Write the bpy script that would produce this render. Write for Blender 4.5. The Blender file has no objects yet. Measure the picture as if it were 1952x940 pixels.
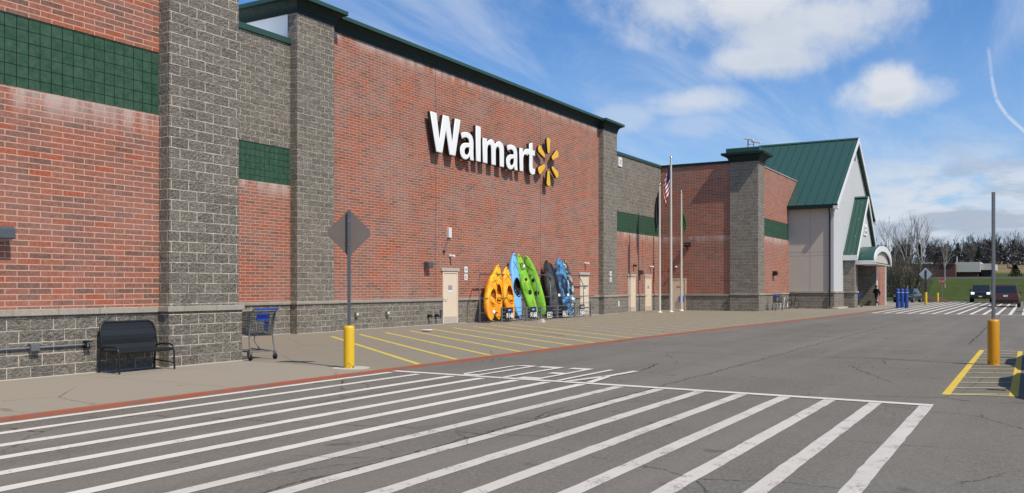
import bpy, bmesh, math, random
from mathutils import Vector, Matrix, Euler
R_ = math.radians
SC = bpy.context.scene
COL = SC.collection
rnd = random.Random(7)

# ------------------------------------------------------------------ camera
YAW = R_(30.5)
cam_d = bpy.data.cameras.new('camera')
cam = bpy.data.objects.new('camera', cam_d)
COL.objects.link(cam)
cam.location = (0, 0, 1.55)
cam.rotation_euler = (R_(90), 0, YAW - R_(90))
cam_d.sensor_width = 36
cam_d.lens = 1680 / 1952 * 36
cam_d.shift_y = (547 - 470) / 1952
cam_d.clip_start = .1
cam_d.clip_end = 4000
SC.camera = cam

# ------------------------------------------------------------------ sun, sky, exposure
SUN_EL, SUN_AZX = R_(53), R_(-15)        # elevation; how far the sun stands to the +X side of due -Y
sv = Vector((math.sin(SUN_AZX) * math.cos(SUN_EL), -math.cos(SUN_AZX) * math.cos(SUN_EL), math.sin(SUN_EL)))
sl = bpy.data.lights.new('sun', 'SUN')
sl.energy = 4.3
sl.angle = R_(.53)
sl.color = (1, .905, .755)
so = bpy.data.objects.new('sun', sl)
COL.objects.link(so)
so.rotation_euler = sv.to_track_quat('Z', 'Y').to_euler()
so.location = (0, -30, 40)
SC.view_settings.view_transform = 'Standard'
SC.view_settings.look = 'None'
SC.view_settings.exposure = 0
SC.view_settings.gamma = 1
SC.render.resolution_x, SC.render.resolution_y = 1024, 493


class NT:
    """small helper to write node trees"""
    def __init__(s, tree):
        s.t = tree; s.n = tree.nodes; s.l = tree.links
    def node(s, typ, **kw):
        n = s.n.new(typ)
        for k, v in kw.items():
            if k.startswith('i_'):
                key = k[2:]
                key = int(key) if key.isdigit() else key.replace('_', ' ')
                s.put(n.inputs[key], v)
            else:
                setattr(n, k, v)
        return n
    def put(s, sock, v):
        if hasattr(v, 'is_output') or isinstance(v, bpy.types.NodeSocket):
            s.l.new(v, sock)
        else:
            if isinstance(v, tuple) and len(v) == 3 and sock.type == 'RGBA':
                v = (*v, 1)
            sock.default_value = v
    def m(s, op, a, b=0., c=0., clamp=False):
        n = s.n.new('ShaderNodeMath'); n.operation = op; n.use_clamp = clamp
        s.put(n.inputs[0], a); s.put(n.inputs[1], b); s.put(n.inputs[2], c)
        return n.outputs[0]
    def vm(s, op, a, b=(0, 0, 0)):
        n = s.n.new('ShaderNodeVectorMath'); n.operation = op
        s.put(n.inputs[0], a); s.put(n.inputs[1], b)
        return n.outputs['Value'] if op in ('DOT_PRODUCT', 'LENGTH') else n.outputs[0]
    def ss(s, v, a, b, lo=0., hi=1.):
        n = s.n.new('ShaderNodeMapRange'); n.interpolation_type = 'SMOOTHSTEP'
        s.put(n.inputs[0], v); n.inputs[1].default_value = a; n.inputs[2].default_value = b
        n.inputs[3].default_value = lo; n.inputs[4].default_value = hi
        return n.outputs[0]
    def mix(s, f, a, b, mode='MIX'):
        n = s.n.new('ShaderNodeMix'); n.data_type = 'RGBA'; n.blend_type = mode
        n.clamp_factor = True
        s.put(n.inputs[0], f); s.put(n.inputs[6], a); s.put(n.inputs[7], b)
        return n.outputs[2]
    def noise(s, vec, scale, detail=4., rough=.55, dist=0.):
        n = s.n.new('ShaderNodeTexNoise')
        s.put(n.inputs['Vector'], vec); n.inputs['Scale'].default_value = scale
        n.inputs['Detail'].default_value = detail; n.inputs['Roughness'].default_value = rough
        n.inputs['Distortion'].default_value = dist
        return n.outputs['Fac']
    def ramp(s, f, stops):
        n = s.n.new('ShaderNodeValToRGB')
        e = n.color_ramp.elements
        while len(e) < len(stops): e.new(.5)
        for q, (p, c) in zip(e, stops):
            q.position = p; q.color = (*c, 1)
        s.put(n.inputs[0], f)
        return n.outputs[0]
    def comb(s, x, y, z):
        n = s.n.new('ShaderNodeCombineXYZ')
        s.put(n.inputs[0], x); s.put(n.inputs[1], y); s.put(n.inputs[2], z)
        return n.outputs[0]
    def sep(s, v):
        n = s.n.new('ShaderNodeSeparateXYZ'); s.put(n.inputs[0], v)
        return n.outputs[0], n.outputs[1], n.outputs[2]


def sky_dir(px, py):
    """direction in the sky seen through a given place of the photograph (a fixed world direction)"""
    F = Vector((math.cos(YAW), math.sin(YAW), 0)); Rr = Vector((math.sin(YAW), -math.cos(YAW), 0))
    return (F + Rr * ((px - 976) / 1680) + Vector((0, 0, 1)) * ((547 - py) / 1680)).normalized()


def make_world():
    w = bpy.data.worlds.new('World'); SC.world = w; w.use_nodes = True
    N = NT(w.node_tree); N.n.clear()
    sky = N.node('ShaderNodeTexSky', sky_type='NISHITA', sun_disc=False)
    sky.sun_elevation = SUN_EL
    sky.sun_rotation = math.atan2(sv.x, sv.y)
    sky.air_density = 1.0; sky.dust_density = .8; sky.ozone_density = 1.6; sky.altitude = 200
    d = N.node('ShaderNodeTexCoord').outputs['Generated']
    d = N.vm('NORMALIZE', d)
    dx, dy, dz = N.sep(d)
    up = N.m('MAXIMUM', dz, .015)
    # the blue of the day, a little paler to the horizon
    base = N.mix(1., sky.outputs[0], (.55, .95, 1.36), 'MULTIPLY')
    # thin high cirrus, stretched streaks on a flat high layer
    px_ = N.m('DIVIDE', dx, N.m('ADD', up, .12)); py_ = N.m('DIVIDE', dy, N.m('ADD', up, .12))
    lay = N.comb(px_, N.m('MULTIPLY', py_, 1.), 0.)
    rot = N.node('ShaderNodeMapping'); N.put(rot.inputs[0], lay)
    rot.inputs['Rotation'].default_value = (0, 0, R_(32)); rot.inputs['Scale'].default_value = (.45, 1.9, 1)
    c1 = N.noise(rot.outputs[0], 1.25, 7, .62, .7)
    c2 = N.noise(lay, .55, 3, .5)
    cir = N.m('MULTIPLY', N.ss(c1, .38, .72), N.ss(c2, .24, .54))
    veil = N.ss(dz, .34, .02)
    cir = N.m('ADD', N.m('MULTIPLY', cir, .47), N.m('MULTIPLY', veil, .30), clamp=True)
    base = N.mix(cir, base, (6.0, 6.7, 7.9))
    # cumulus: heaps with their own place, size and ragged edge
    wob = N.noise(d, 9, 8, .62)
    wob2 = N.noise(d, 26, 6, .6)
    blobs = [(1420, -10, 235, 82, 1.0), (1560, 28, 150, 62, .9), (1300, 10, 120, 55, .8), (1465, 108, 120, 32, .9),
             (1330, 192, 72, 22, .7), (1300, 205, 55, 15, .5), (1700, 180, 88, 34, 1.0), (1690, 160, 48, 34, 1.0),
             (1180, 228, 60, 22, .35), (1500, 62, 120, 60, .9), (1320, 240, 60, 20, .3), (1730, 330, 70, 18, .4)]
    mask = None; shade = None
    for (bx_, by_, rx, ry, amp) in blobs:
        c = sky_dir(bx_, by_); u = Vector((-c.y, c.x, 0)).normalized(); v = c.cross(u) * -1
        if v.z < 0: v = -v
        e1 = N.m('DIVIDE', N.vm('DOT_PRODUCT', d, tuple(u)), rx / 1680)
        e2 = N.m('DIVIDE', N.vm('DOT_PRODUCT', d, tuple(v)), ry / 1680)
        r2 = N.m('ADD', N.m('MULTIPLY', e1, e1), N.m('MULTIPLY', e2, e2))
        front = N.m('GREATER_THAN', N.vm('DOT_PRODUCT', d, tuple(c)), 0.)
        val = N.m('MULTIPLY', N.m('SUBTRACT', 1., N.m('SQRT', r2)), front)
        val = N.m('ADD', val, N.m('ADD', N.m('MULTIPLY', N.m('SUBTRACT', wob, .5), 2.6), N.m('MULTIPLY', N.m('SUBTRACT', wob2, .5), .9)))
        k = N.m('MULTIPLY', N.ss(val, -.38, .78), amp * .94)
        near = N.ss(r2, 2.6, 1.1)
        k = N.m('MULTIPLY', k, near)
        lo = N.m('MULTIPLY', k, N.ss(e2, -.1, -.9))
        mask = k if mask is None else N.m('MAXIMUM', mask, k)
        shade = lo if shade is None else N.m('MAXIMUM', shade, lo)
    cum = N.mix(N.m('MULTIPLY', shade, .75), (6.9, 7.15, 7.6), (5.3, 5.75, 6.4))
    base = N.mix(mask, base, cum)
    # low bank of flat grey-white cloud towards the horizon
    az = N.m('ARCTAN2', dy, dx)
    bank = N.comb(N.m('MULTIPLY', az, 8.), N.m('MULTIPLY', dz, 27.), 0.)
    b1 = N.noise(bank, 1.6, 7, .6, .4)
    zone = N.m('MULTIPLY', N.ss(dz, .165, .085), N.ss(az, R_(17), R_(6)))
    bm = N.m('MULTIPLY', N.ss(b1, .34, .58), zone)
    base = N.mix(N.m('MULTIPLY', bm, .95), base, (6.3, 6.75, 7.5))
    b2 = N.noise(N.vm('ADD', bank, (3.1, 1.7, 4.)), 1.35, 6, .55, .3)
    base = N.mix(N.m('MULTIPLY', N.m('MULTIPLY', N.ss(b2, .47, .62), zone), .9), base, (3.9, 4.5, 5.5))
    # contrail of an aeroplane
    pts = [(1884, 92), (1890, 145), (1899, 188), (1920, 220), (1962, 258)]
    trail = None
    for i, ((x0, y0), (x1, y1)) in enumerate(zip(pts, pts[1:])):
        a = sky_dir(x0, y0); b = sky_dir(x1, y1)
        nrm = a.cross(b).normalized(); t = (b - a).normalized()
        dist = N.m('ABSOLUTE', N.m('ADD', N.vm('DOT_PRODUCT', d, tuple(nrm)), N.m('MULTIPLY', N.m('SUBTRACT', wob2, .5), .0035)))
        q = N.vm('DOT_PRODUCT', N.vm('SUBTRACT', d, tuple(a)), tuple(t))
        L = (b - a).length
        inside = N.m('MULTIPLY', N.ss(q, -.003, .003), N.ss(q, L + .003, L - .003))
        v = N.m('MULTIPLY', N.ss(dist, .0024, .0003), inside)
        v = N.m('MULTIPLY', v, (.25, .42, .5, .5)[i])
        trail = v if trail is None else N.m('MAXIMUM', trail, v)
    base = N.mix(trail, base, (7.4, 7.7, 8.2))
    bg = N.node('ShaderNodeBackground'); N.put(bg.inputs[0], base); bg.inputs[1].default_value = .108
    out = N.node('ShaderNodeOutputWorld'); N.l.new(bg.outputs[0], out.inputs[0])


make_world()

# ------------------------------------------------------------------ materials
M = {}


def new_mat(name):
    m = bpy.data.materials.new(name); m.use_nodes = True
    N = NT(m.node_tree)
    b = N.n['Principled BSDF']
    M[name] = m
    return N, b


def plain(name, col, rough=.6, metal=0., var=.12, scale=6., bump=0., bscale=40., spec=None, coat=0.):
    """one paint / metal / fabric with slight natural variation of its own colour"""
    N, b = new_mat(name)
    oc = N.node('ShaderNodeTexCoord').outputs['Object']
    f = N.noise(oc, scale, 5, .6)
    c = N.mix(f, tuple(max(0, x * (1 - var)) for x in col), tuple(min(1, x * (1 + var)) for x in col))
    N.put(b.inputs['Base Color'], c)
    f2 = N.noise(oc, scale * 2.3, 4, .6)
    N.put(b.inputs['Roughness'], N.ss(f2, .2, .8, max(.03, rough - .1), min(1, rough + .1)))
    b.inputs['Metallic'].default_value = metal
    if coat: b.inputs['Coat Weight'].default_value = coat; b.inputs['Coat Roughness'].default_value = .08
    if spec is not None: b.inputs['Specular IOR Level'].default_value = spec
    if bump:
        bn = N.node('ShaderNodeBump'); bn.inputs['Strength'].default_value = bump; bn.inputs['Distance'].default_value = .01
        N.put(bn.inputs['Height'], N.noise(oc, bscale, 4, .6)); N.put(b.inputs['Normal'], bn.outputs[0])
    return M[name]


def wall_uv(N):
    g = N.node('ShaderNodeNewGeometry')
    x, y, z = N.sep(g.outputs['Position'])
    nx, ny, nz = N.sep(g.outputs['True Normal'])
    side = N.m('GREATER_THAN', N.m('ABSOLUTE', nx), .7)
    u = N.m('ADD', N.m('MULTIPLY', y, side), N.m('MULTIPLY', x, N.m('SUBTRACT', 1., side)))
    return N.comb(u, z, 0.), g.outputs['Position'], u, z


def masonry(name, bw, bh, joint, stops, mcol, offset=.5, bump=.6, face=0., fscale=14., stain=0., stain_col=(.6, .55, .5), rough=.9, drift=0., speck=.25, weather=0., topstain=(), rag=0.):
    N, b = new_mat(name)
    uv, pos, u, z = wall_uv(N)
    br = N.node('ShaderNodeTexBrick', offset=offset, squash=1.)
    if rag:                                          # broken faces hang over the joints and fray them
        j1 = N.m('MULTIPLY', N.m('SUBTRACT', N.noise(pos, 16, 3, .6), .5), rag * 1.6); j2 = N.m('MULTIPLY', N.m('SUBTRACT', N.noise(N.vm('ADD', pos, (7, 3, 9)), 16, 3, .6), .5), rag * 1.6)
        uv = N.vm('ADD', uv, N.comb(j1, j2, 0.))
    N.put(br.inputs['Vector'], uv)
    br.inputs['Scale'].default_value = 1; br.inputs['Brick Width'].default_value = bw; br.inputs['Row Height'].default_value = bh
    br.inputs['Mortar Size'].default_value = joint; br.inputs['Mortar Smooth'].default_value = .15
    br.inputs['Bias'].default_value = 0
    br.inputs['Color1'].default_value = (0, 0, 0, 1); br.inputs['Color2'].default_value = (1, 1, 1, 1); br.inputs['Mortar'].default_value = (.5, .5, .5, 1)
    c = N.ramp(br.outputs['Color'], stops)
    fine = N.noise(N.vm('MULTIPLY', pos, (1., 1., 1.8 if rag else 1.)), fscale, 8, .7)
    c = N.mix(N.ss(fine, .25, .75), N.mix(speck, c, (0, 0, 0)), N.mix(speck * .55, c, (1, .97, .92)))
    big = N.noise(pos, .55, 6, .62)
    if drift:                                        # whole batches of brick fired redder or paler
        d1 = N.noise(N.vm('ADD', N.vm('MULTIPLY', pos, (1., 1., 1.6)), (3, 5, 1)), .42, 5, .6, .5)
        c = N.mix(N.m('MULTIPLY', N.ss(d1, .44, .64), drift), c, N.mix(1., c, (1.12, .80, .62), 'MULTIPLY'))
        c = N.mix(N.m('MULTIPLY', N.ss(d1, .50, .30), drift), c, N.mix(.35, N.mix(1., c, (.92, 1.06, 1.10), 'MULTIPLY'), (.34, .22, .18)))
    c = N.mix(N.m('MULTIPLY', N.ss(big, .42, .72), stain), c, stain_col)
    # runs of white bloom below the ledges
    st = N.noise(N.comb(N.m('MULTIPLY', u, 2.6), N.m('MULTIPLY', z, .35), 0.), 1., 6, .65)
    if stain: c = N.mix(N.m('MULTIPLY', N.ss(st, .5, .75), stain * 1.1), c, stain_col)
    for (z0, depth) in topstain:
        f = N.m('MULTIPLY', N.ss(z, z0 - depth, z0), N.m('LESS_THAN', z, z0))
        f = N.m('MULTIPLY', N.m('MULTIPLY', f, f), N.ss(st, .36, .62))
        c = N.mix(N.m('MULTIPLY', f, .6), c, (.62, .57, .53))
    if weather:
        dm = N.noise(N.comb(N.m('MULTIPLY', u, 1.3), N.m('MULTIPLY', z, .5), 3.), 1.1, 6, .6)
        c = N.mix(N.m('MULTIPLY', N.ss(dm, .48, .72), weather), c, (.1, .085, .07))
    mc = N.mix(N.noise(pos, 9, 4, .6), tuple(x * .72 for x in mcol), tuple(min(1, x * 1.2) for x in mcol))
    gap = N.m('MULTIPLY', br.outputs['Fac'], N.ss(N.noise(pos, 3.4 if rag else 2.4, 4, .6), .36 if rag else .22, .56 if rag else .5, .12 if rag else .5, 1.))
    c = N.mix(gap, c, mc)
    N.put(b.inputs['Base Color'], c)
    b.inputs['Roughness'].default_value = rough
    b.inputs['Specular IOR Level'].default_value = .08
    h = N.m('SUBTRACT', 1., br.outputs['Fac'])
    h = N.m('MULTIPLY', h, N.m('ADD', .35, N.m('MULTIPLY', N.noise(pos, fscale, 6, .65), face)))
    bn = N.node('ShaderNodeBump'); bn.inputs['Strength'].default_value = bump; bn.inputs['Distance'].default_value = .035 if rag else .02
    N.put(bn.inputs['Height'], h); N.put(b.inputs['Normal'], bn.outputs[0])
    return M[name]


BR_STOPS = [(0, (.150, .080, .060)), (.15, (.205, .096, .070)), (.4, (.268, .105, .072)), (.72, (.315, .114, .074)), (.88, (.34, .112, .068)), (.93, (.33, .080, .034)), (1, (.37, .084, .028))]
masonry('brick', .406, .1016, .0085, BR_STOPS,
        (.64, .38, .285), bump=.45, face=.15, fscale=20, drift=.5, stain=.08, stain_col=(.50, .30, .25), speck=.16, topstain=((4.9, .8), ))
masonry('facade_brick', .406, .1016, .0085, BR_STOPS,
        (.62, .375, .285), bump=.45, face=.15, fscale=20, drift=.8, stain=.12, stain_col=(.48, .29, .235), speck=.16, weather=.26, topstain=((10.55, .6), ))
masonry('split_block', .406, .203, .0095,
        [(0, (.142, .120, .086)), (.3, (.18, .152, .110)), (.7, (.207, .176, .129)), (1, (.252, .216, .162))],
        (.60, .53, .43), bump=1., face=2.6, fscale=17, rag=.012, stain=.10, stain_col=(.27, .24, .20), speck=.42, weather=.16)
masonry('green_tile', .203, .203, .006,
        [(0, (.021, .072, .040)), (1, (.027, .086, .048))], (.005, .013, .009), offset=0., bump=.5, face=.1, fscale=8, rough=.5, speck=.08)
masonry('stone_band', .8, .5, .006,
        [(0, (.34, .30, .245)), (1, (.41, .365, .30))], (.2, .18, .15), bump=.3, face=.1, fscale=18, rough=.85, speck=.15, weather=.15)
masonry('stucco_grey', 400., 400., .001, [(0, (.52, .49, .42)), (1, (.52, .49, .42))], (.3, .3, .3), bump=.15, face=.3, fscale=60, rough=.9, speck=.06, stain=.12, stain_col=(.36, .35, .33))
plain('stucco_white', (.52, .525, .52), .9, var=.06, scale=.8, bump=.15, bscale=80)
plain('white_membrane', (.88, .88, .86), .7, var=.08, scale=1.2)
plain('white_paint', (.74, .74, .72), .45, var=.07, scale=2)
plain('green_metal_dark', (.008, .024, .020), .6, var=.15, scale=2, spec=.25)  # shade of the cornice profile is put into this darker green
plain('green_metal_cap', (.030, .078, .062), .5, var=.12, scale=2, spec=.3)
plain('roof_seam_shaded', (.022, .064, .050), .45, var=.08, scale=1)  # roof green darkened to paint in the shading of the seams
plain('beige_door', (.74, .61, .46), .45, var=.05, scale=2.5)
plain('lintel_stone', (.47, .41, .34), .85, var=.12, scale=8)
plain('black_metal', (.012, .013, .015), .4, var=.2, scale=8)
plain('black_rubber', (.012, .012, .013), .8, var=.2, scale=9)
plain('dark_gap', (.012, .011, .010), .9)
plain('joint_sealant', (.12, .06, .05), .85)
plain('grey_metal', (.21, .215, .22), .45, .6, var=.15, scale=6)
plain('post_steel', (.19, .195, .20), .55, .3, var=.2, scale=14)
plain('steel_galv', (.36, .38, .40), .42, .75, var=.18, scale=14)
plain('steel_pole_dark', (.13, .145, .16), .5, .55, var=.2, scale=14)
plain('chrome', (.62, .63, .64), .2, .95, var=.1, scale=20)
plain('wire_grey', (.16, .165, .17), .42, .6, var=.2, scale=20)
plain('sign_back', (.165, .135, .120), .65, 0., var=.12, scale=5, spec=.2)
plain('letter_white', (.86, .86, .84), .4, var=.03)
plain('emblem_yellow', (.84, .47, .02), .4, var=.04)
plain('blue_plastic', (.012, .06, .36), .4, var=.12, scale=6)
plain('blue_paint', (.016, .062, .27), .45, var=.12, scale=4)
plain('white_plastic', (.72, .71, .68), .5, var=.06)
plain('lamp_glass', (.30, .31, .30), .15, var=.1)
plain('pole_white', (.64, .59, .50), .4, .1, var=.08, scale=3)
plain('paper_white', (.80, .80, .78), .8, var=.05)
plain('print_black', (.012, .012, .014), .6)
plain('print_grey', (.30, .29, .28), .7)
plain('print_blue', (.02, .12, .55), .6)
plain('glass_dark', (.012, .014, .016), .06, var=.2, scale=3, spec=.7)
plain('car_glass', (.015, .018, .02), .05, var=.2, scale=3, spec=.8)
plain('red_sign', (.46, .10, .07), .5, var=.1)
plain('orange_print', (.65, .16, .05), .6)
plain('bark_grey', (.20, .175, .15), .9, var=.3, scale=4)
plain('bark_pale', (.36, .33, .29), .9, var=.25, scale=4)
plain('twig_dark', (.11, .088, .065), .95, var=.35, scale=.3)
plain('wood_mass', (.070, .063, .056), 1., var=.45, scale=.15)
plain('conifer', (.018, .032, .022), .95, var=.4, scale=.6)
plain('bush_olive', (.085, .088, .036), .95, var=.4, scale=1.2)
plain('bush_brown', (.10, .075, .045), .95, var=.35, scale=1.2)
plain('skin', (.42, .25, .18), .6)
plain('cloth_dark', (.03, .03, .034), .9, var=.25, scale=9)
plain('cloth_jeans', (.03, .042, .065), .9, var=.25, scale=9)
plain('hair_dark', (.02, .015, .012), .8)
plain('concrete_patch', (.46, .43, .38), .9, var=.12, scale=5)
plain('far_brick', (.115, .052, .04), .9, var=.15, scale=.5)
plain('far_fascia', (.55, .52, .45), .8, var=.05)
plain('mulch', (.08, .04, .028), .95, var=.3, scale=2)
plain('flag_navy', (.012, .014, .03), .85)
plain('flag_black', (.012, .013, .018), .85)
plain('flag_green', (.02, .19, .055), .85)


def kayak_mat(name, col, col2=None, sc=3.):
    N, b = new_mat(name)
    oc = N.node('ShaderNodeTexCoord').outputs['Object']
    f = N.noise(oc, sc, 4, .6, .6)
    c = N.mix(N.ss(f, .42, .58) if col2 else f, tuple(x * .9 for x in col), col2 or col)
    N.put(b.inputs['Base Color'], c)
    b.inputs['Roughness'].default_value = .5; b.inputs['Specular IOR Level'].default_value = .3
    bn = N.node('ShaderNodeBump'); bn.inputs['Strength'].default_value = .12; bn.inputs['Distance'].default_value = .02
    N.put(bn.inputs['Height'], N.noise(oc, 9, 3, .5)); N.put(b.inputs['Normal'], bn.outputs[0])


kayak_mat('kayak_orange', (.82, .29, .008), (.88, .45, .014), 1.6)
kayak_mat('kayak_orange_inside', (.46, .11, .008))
kayak_mat('kayak_skyblue', (.18, .46, .85))
kayak_mat('kayak_green', (.20, .50, .03), (.26, .58, .05), 2.)
kayak_mat('kayak_charcoal', (.035, .036, .038), (.075, .075, .075))
kayak_mat('kayak_blue', (.09, .30, .58), (.02, .045, .10), 3.2)
kayak_mat('kayak_camo', (.045, .055, .055), (.45, .50, .50), 4.)
kayak_mat('kayak_black', (.012, .013, .015))


def ground_mats():
    # road asphalt: aggregate, patches, long seams and crazed cracks
    N, b = new_mat('asphalt')
    pos = N.node('ShaderNodeNewGeometry').outputs['Position']
    x, y, z = N.sep(pos)
    agg = N.m('ADD', N.m('MULTIPLY', N.noise(pos, 95, 3, .7), .45), N.m('MULTIPLY', N.noise(pos, 30, 5, .75), .55))
    mid = N.noise(pos, 7, 6, .65)
    big = N.noise(pos, .33, 5, .6, .4)
    c = N.mix(N.ss(agg, .34, .66), (.085, .078, .068), (.235, .216, .19))
    c = N.mix(N.m('MULTIPLY', N.ss(mid, .35, .7), .35), c, (.145, .134, .118))
    c = N.mix(N.ss(big, .36, .68, .0, .42), c, (.205, .187, .16))
    # faint tyre-polished lanes along the drive
    lane = N.noise(N.comb(N.m('MULTIPLY', x, .03), N.m('MULTIPLY', y, .8), 0.), 1.3, 3, .5)
    c = N.mix(N.ss(lane, .42, .66, 0., .42), c, (.215, .198, .172))
    wav = N.m('MULTIPLY', N.m('SUBTRACT', N.noise(pos, .9, 9, .78), .5), .5)
    wav2 = N.m('MULTIPLY', N.m('SUBTRACT', N.noise(pos, 1.4, 6, .7), .5), .5)
    def seam(coord, at_, w, lo, hi, along, soft=.4):
        dist = N.m('ABSOLUTE', N.m('SUBTRACT', N.m('ADD', coord, wav), at_))
        s = N.ss(dist, w, w * .3)
        return N.m('MULTIPLY', s, N.m('MULTIPLY', N.ss(along, lo, lo + soft), N.ss(along, hi, hi - soft)))
    seams = [seam(y, 5.12, .020, 1., 46, x, 2.), seam(N.m('ADD', x, N.m('MULTIPLY', y, .12)), 21.4, .03, .3, 9.4, y),
             seam(N.m('SUBTRACT', x, N.m('MULTIPLY', y, .1)), 32.5, .05, .5, 9., y), seam(x, 46, .07, 1., 8.5, y), seam(y, 1.5, .03, 26, 70, x, 3.)]
    sm = seams[0]
    for q in seams[1:]: sm = N.m('MAXIMUM', sm, q)
    vor = N.node('ShaderNodeTexVoronoi', feature='DISTANCE_TO_EDGE'); vor.inputs['Scale'].default_value = 1.15
    N.put(vor.inputs['Vector'], N.vm('ADD', pos, N.comb(wav, wav2, 0.)))
    cz = N.m('MULTIPLY', N.ss(vor.outputs['Distance'], .009, .002), N.ss(N.noise(pos, .28, 4, .6), .52, .66))
    vor2 = N.node('ShaderNodeTexVoronoi', feature='DISTANCE_TO_EDGE'); vor2.inputs['Scale'].default_value = .33
    N.put(vor2.inputs['Vector'], N.vm('ADD', pos, N.comb(wav2, wav, 0.)))
    cz2 = N.m('MULTIPLY', N.ss(vor2.outputs['Distance'], .004, .001), N.ss(N.noise(pos, .5, 4, .6), .42, .6))
    sm = N.m('MULTIPLY', sm, N.ss(N.noise(pos, 2.2, 4, .7), .3, .5, .25, 1.))
    cr = N.m('MAXIMUM', N.m('MULTIPLY', sm, 1.), N.m('MAXIMUM', N.m('MULTIPLY', cz, .8), cz2))
    c = N.mix(N.m('MULTIPLY', cr, .78), c, (.04, .037, .033))
    # oil spots
    sp = N.noise(pos, 1.7, 3, .5)
    c = N.mix(N.m('MULTIPLY', N.ss(sp, .66, .76), .5), c, (.05, .047, .044))
    N.put(b.inputs['Base Color'], c); b.inputs['Roughness'].default_value = .92; b.inputs['Specular IOR Level'].default_value = .06
    bn = N.node('ShaderNodeBump'); bn.inputs['Strength'].default_value = .55; bn.inputs['Distance'].default_value = .008
    N.put(bn.inputs['Height'], N.m('SUBTRACT', agg, N.m('MULTIPLY', cr, 1.6))); N.put(b.inputs['Normal'], bn.outputs[0])
    asp_c = (.175, .162, .142)

    def paint(name, col, worn, thin=.5):
        N, b = new_mat(name)
        pos = N.node('ShaderNodeNewGeometry').outputs['Position']
        agg = N.noise(pos, 95, 3, .7)
        w1 = N.noise(pos, 3.2, 7, .72)
        w2 = N.noise(pos, 28, 6, .75)
        f = N.ss(N.m('ADD', N.m('MULTIPLY', w1, .55), N.m('MULTIPLY', w2, .45)), thin, thin + .09)
        dirt = N.noise(pos, 1.1, 5, .6)
        c = N.mix(N.m('MULTIPLY', agg, .35), col, tuple(q * .62 for q in col))
        c = N.mix(N.ss(dirt, .35, .75, 0., .35), c, tuple(q * .66 for q in col))
        c = N.mix(N.m('MULTIPLY', f, worn), c, asp_c)
        vor = N.node('ShaderNodeTexVoronoi', feature='DISTANCE_TO_EDGE'); vor.inputs['Scale'].default_value = 1.15
        wv = N.m('MULTIPLY', N.m('SUBTRACT', N.noise(pos, .9, 6, .7), .5), .55)
        wv2 = N.m('MULTIPLY', N.m('SUBTRACT', N.noise(pos, 1.4, 6, .7), .5), .5)
        N.put(vor.inputs['Vector'], N.vm('ADD', pos, N.comb(wv, wv2, 0.)))
        cz = N.m('MULTIPLY', N.ss(vor.outputs['Distance'], .008, .002), N.ss(N.noise(pos, .28, 4, .6), .5, .64))
        c = N.mix(N.m('MULTIPLY', cz, .7), c, (.04, .037, .034))
        N.put(b.inputs['Base Color'], c); b.inputs['Roughness'].default_value = .75; b.inputs['Specular IOR Level'].default_value = .12
        bn = N.node('ShaderNodeBump'); bn.inputs['Strength'].default_value = .4; bn.inputs['Distance'].default_value = .006
        N.put(bn.inputs['Height'], agg); N.put(b.inputs['Normal'], bn.outputs[0])
    paint('paint_white', (.70, .665, .60), .75, .56)
    paint('paint_white_old', (.60, .565, .51), .75, .52)
    paint('paint_yellow', (.64, .52, .12), .75, .53)
    paint('paint_yellow_old', (.50, .43, .19), .85, .49)
    paint('paint_yellow_bright', (.70, .50, .08), .6, .57)
    paint('paint_red', (.42, .125, .072), .85, .50)
    paint('paint_white_thin', (.62, .56, .30), .7, .52)

    def slab(name, a, c_, joints, tint, stain_c):
        N, b = new_mat(name)
        pos = N.node('ShaderNodeNewGeometry').outputs['Position']
        x, y, z = N.sep(pos)
        agg = N.noise(pos, 70, 4, .7); big = N.noise(pos, .5, 6, .65, .5); mid = N.noise(pos, 4.5, 6, .65)
        c = N.mix(N.ss(agg, .25, .75), a, c_)
        c = N.mix(N.ss(big, .4, .7, 0., .5), c, tint)
        c = N.mix(N.ss(mid, .56, .75, 0., .4), c, stain_c)
        gum = N.node('ShaderNodeTexVoronoi'); gum.inputs['Scale'].default_value = 2.6
        N.put(gum.inputs['Vector'], pos)
        gr_, gg_, gb_ = N.sep(gum.outputs['Color'])
        gm = N.m('MULTIPLY', N.m('LESS_THAN', gum.outputs['Distance'], N.m('MULTIPLY', gr_, .07)), N.m('GREATER_THAN', gg_, .45))
        c = N.mix(N.m('MULTIPLY', gm, .6), c, N.mix(N.m('GREATER_THAN', gb_, .8), tuple(q * .45 for q in stain_c), (.6, .57, .52)))
        sp = N.noise(pos, 2.1, 3, .5)
        c = N.mix(N.m('MULTIPLY', N.ss(sp, .68, .76), .45), c, tuple(q * .4 for q in stain_c))
        j = None
        for (co, step, off) in joints:
            q = (x, y)[co]
            f = N.m('ABSOLUTE', N.m('SUBTRACT', N.m('FRACT', N.m('DIVIDE', N.m('SUBTRACT', q, off), step)), .5))
            f = N.ss(f, .5 - .014 / step, .5 - .004 / step)
            j = f if j is None else N.m('MAXIMUM', j, f)
        wv = N.m('MULTIPLY', N.m('SUBTRACT', N.noise(pos, .9, 6, .7), .5), .8)
        vor = N.node('ShaderNodeTexVoronoi', feature='DISTANCE_TO_EDGE'); vor.inputs['Scale'].default_value = .3
        N.put(vor.inputs['Vector'], N.vm('ADD', pos, N.comb(wv, wv, 0.)))
        cz = N.m('MULTIPLY', N.ss(vor.outputs['Distance'], .006, .0015), N.ss(N.noise(pos, .4, 4, .6), .45, .6))
        j = cz if j is None else N.m('MAXIMUM', j, cz)
        c = N.mix(N.m('MULTIPLY', j, .6), c, (.09, .08, .068))
        N.put(b.inputs['Base Color'], c); b.inputs['Roughness'].default_value = .9; b.inputs['Specular IOR Level'].default_value = .08
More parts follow.
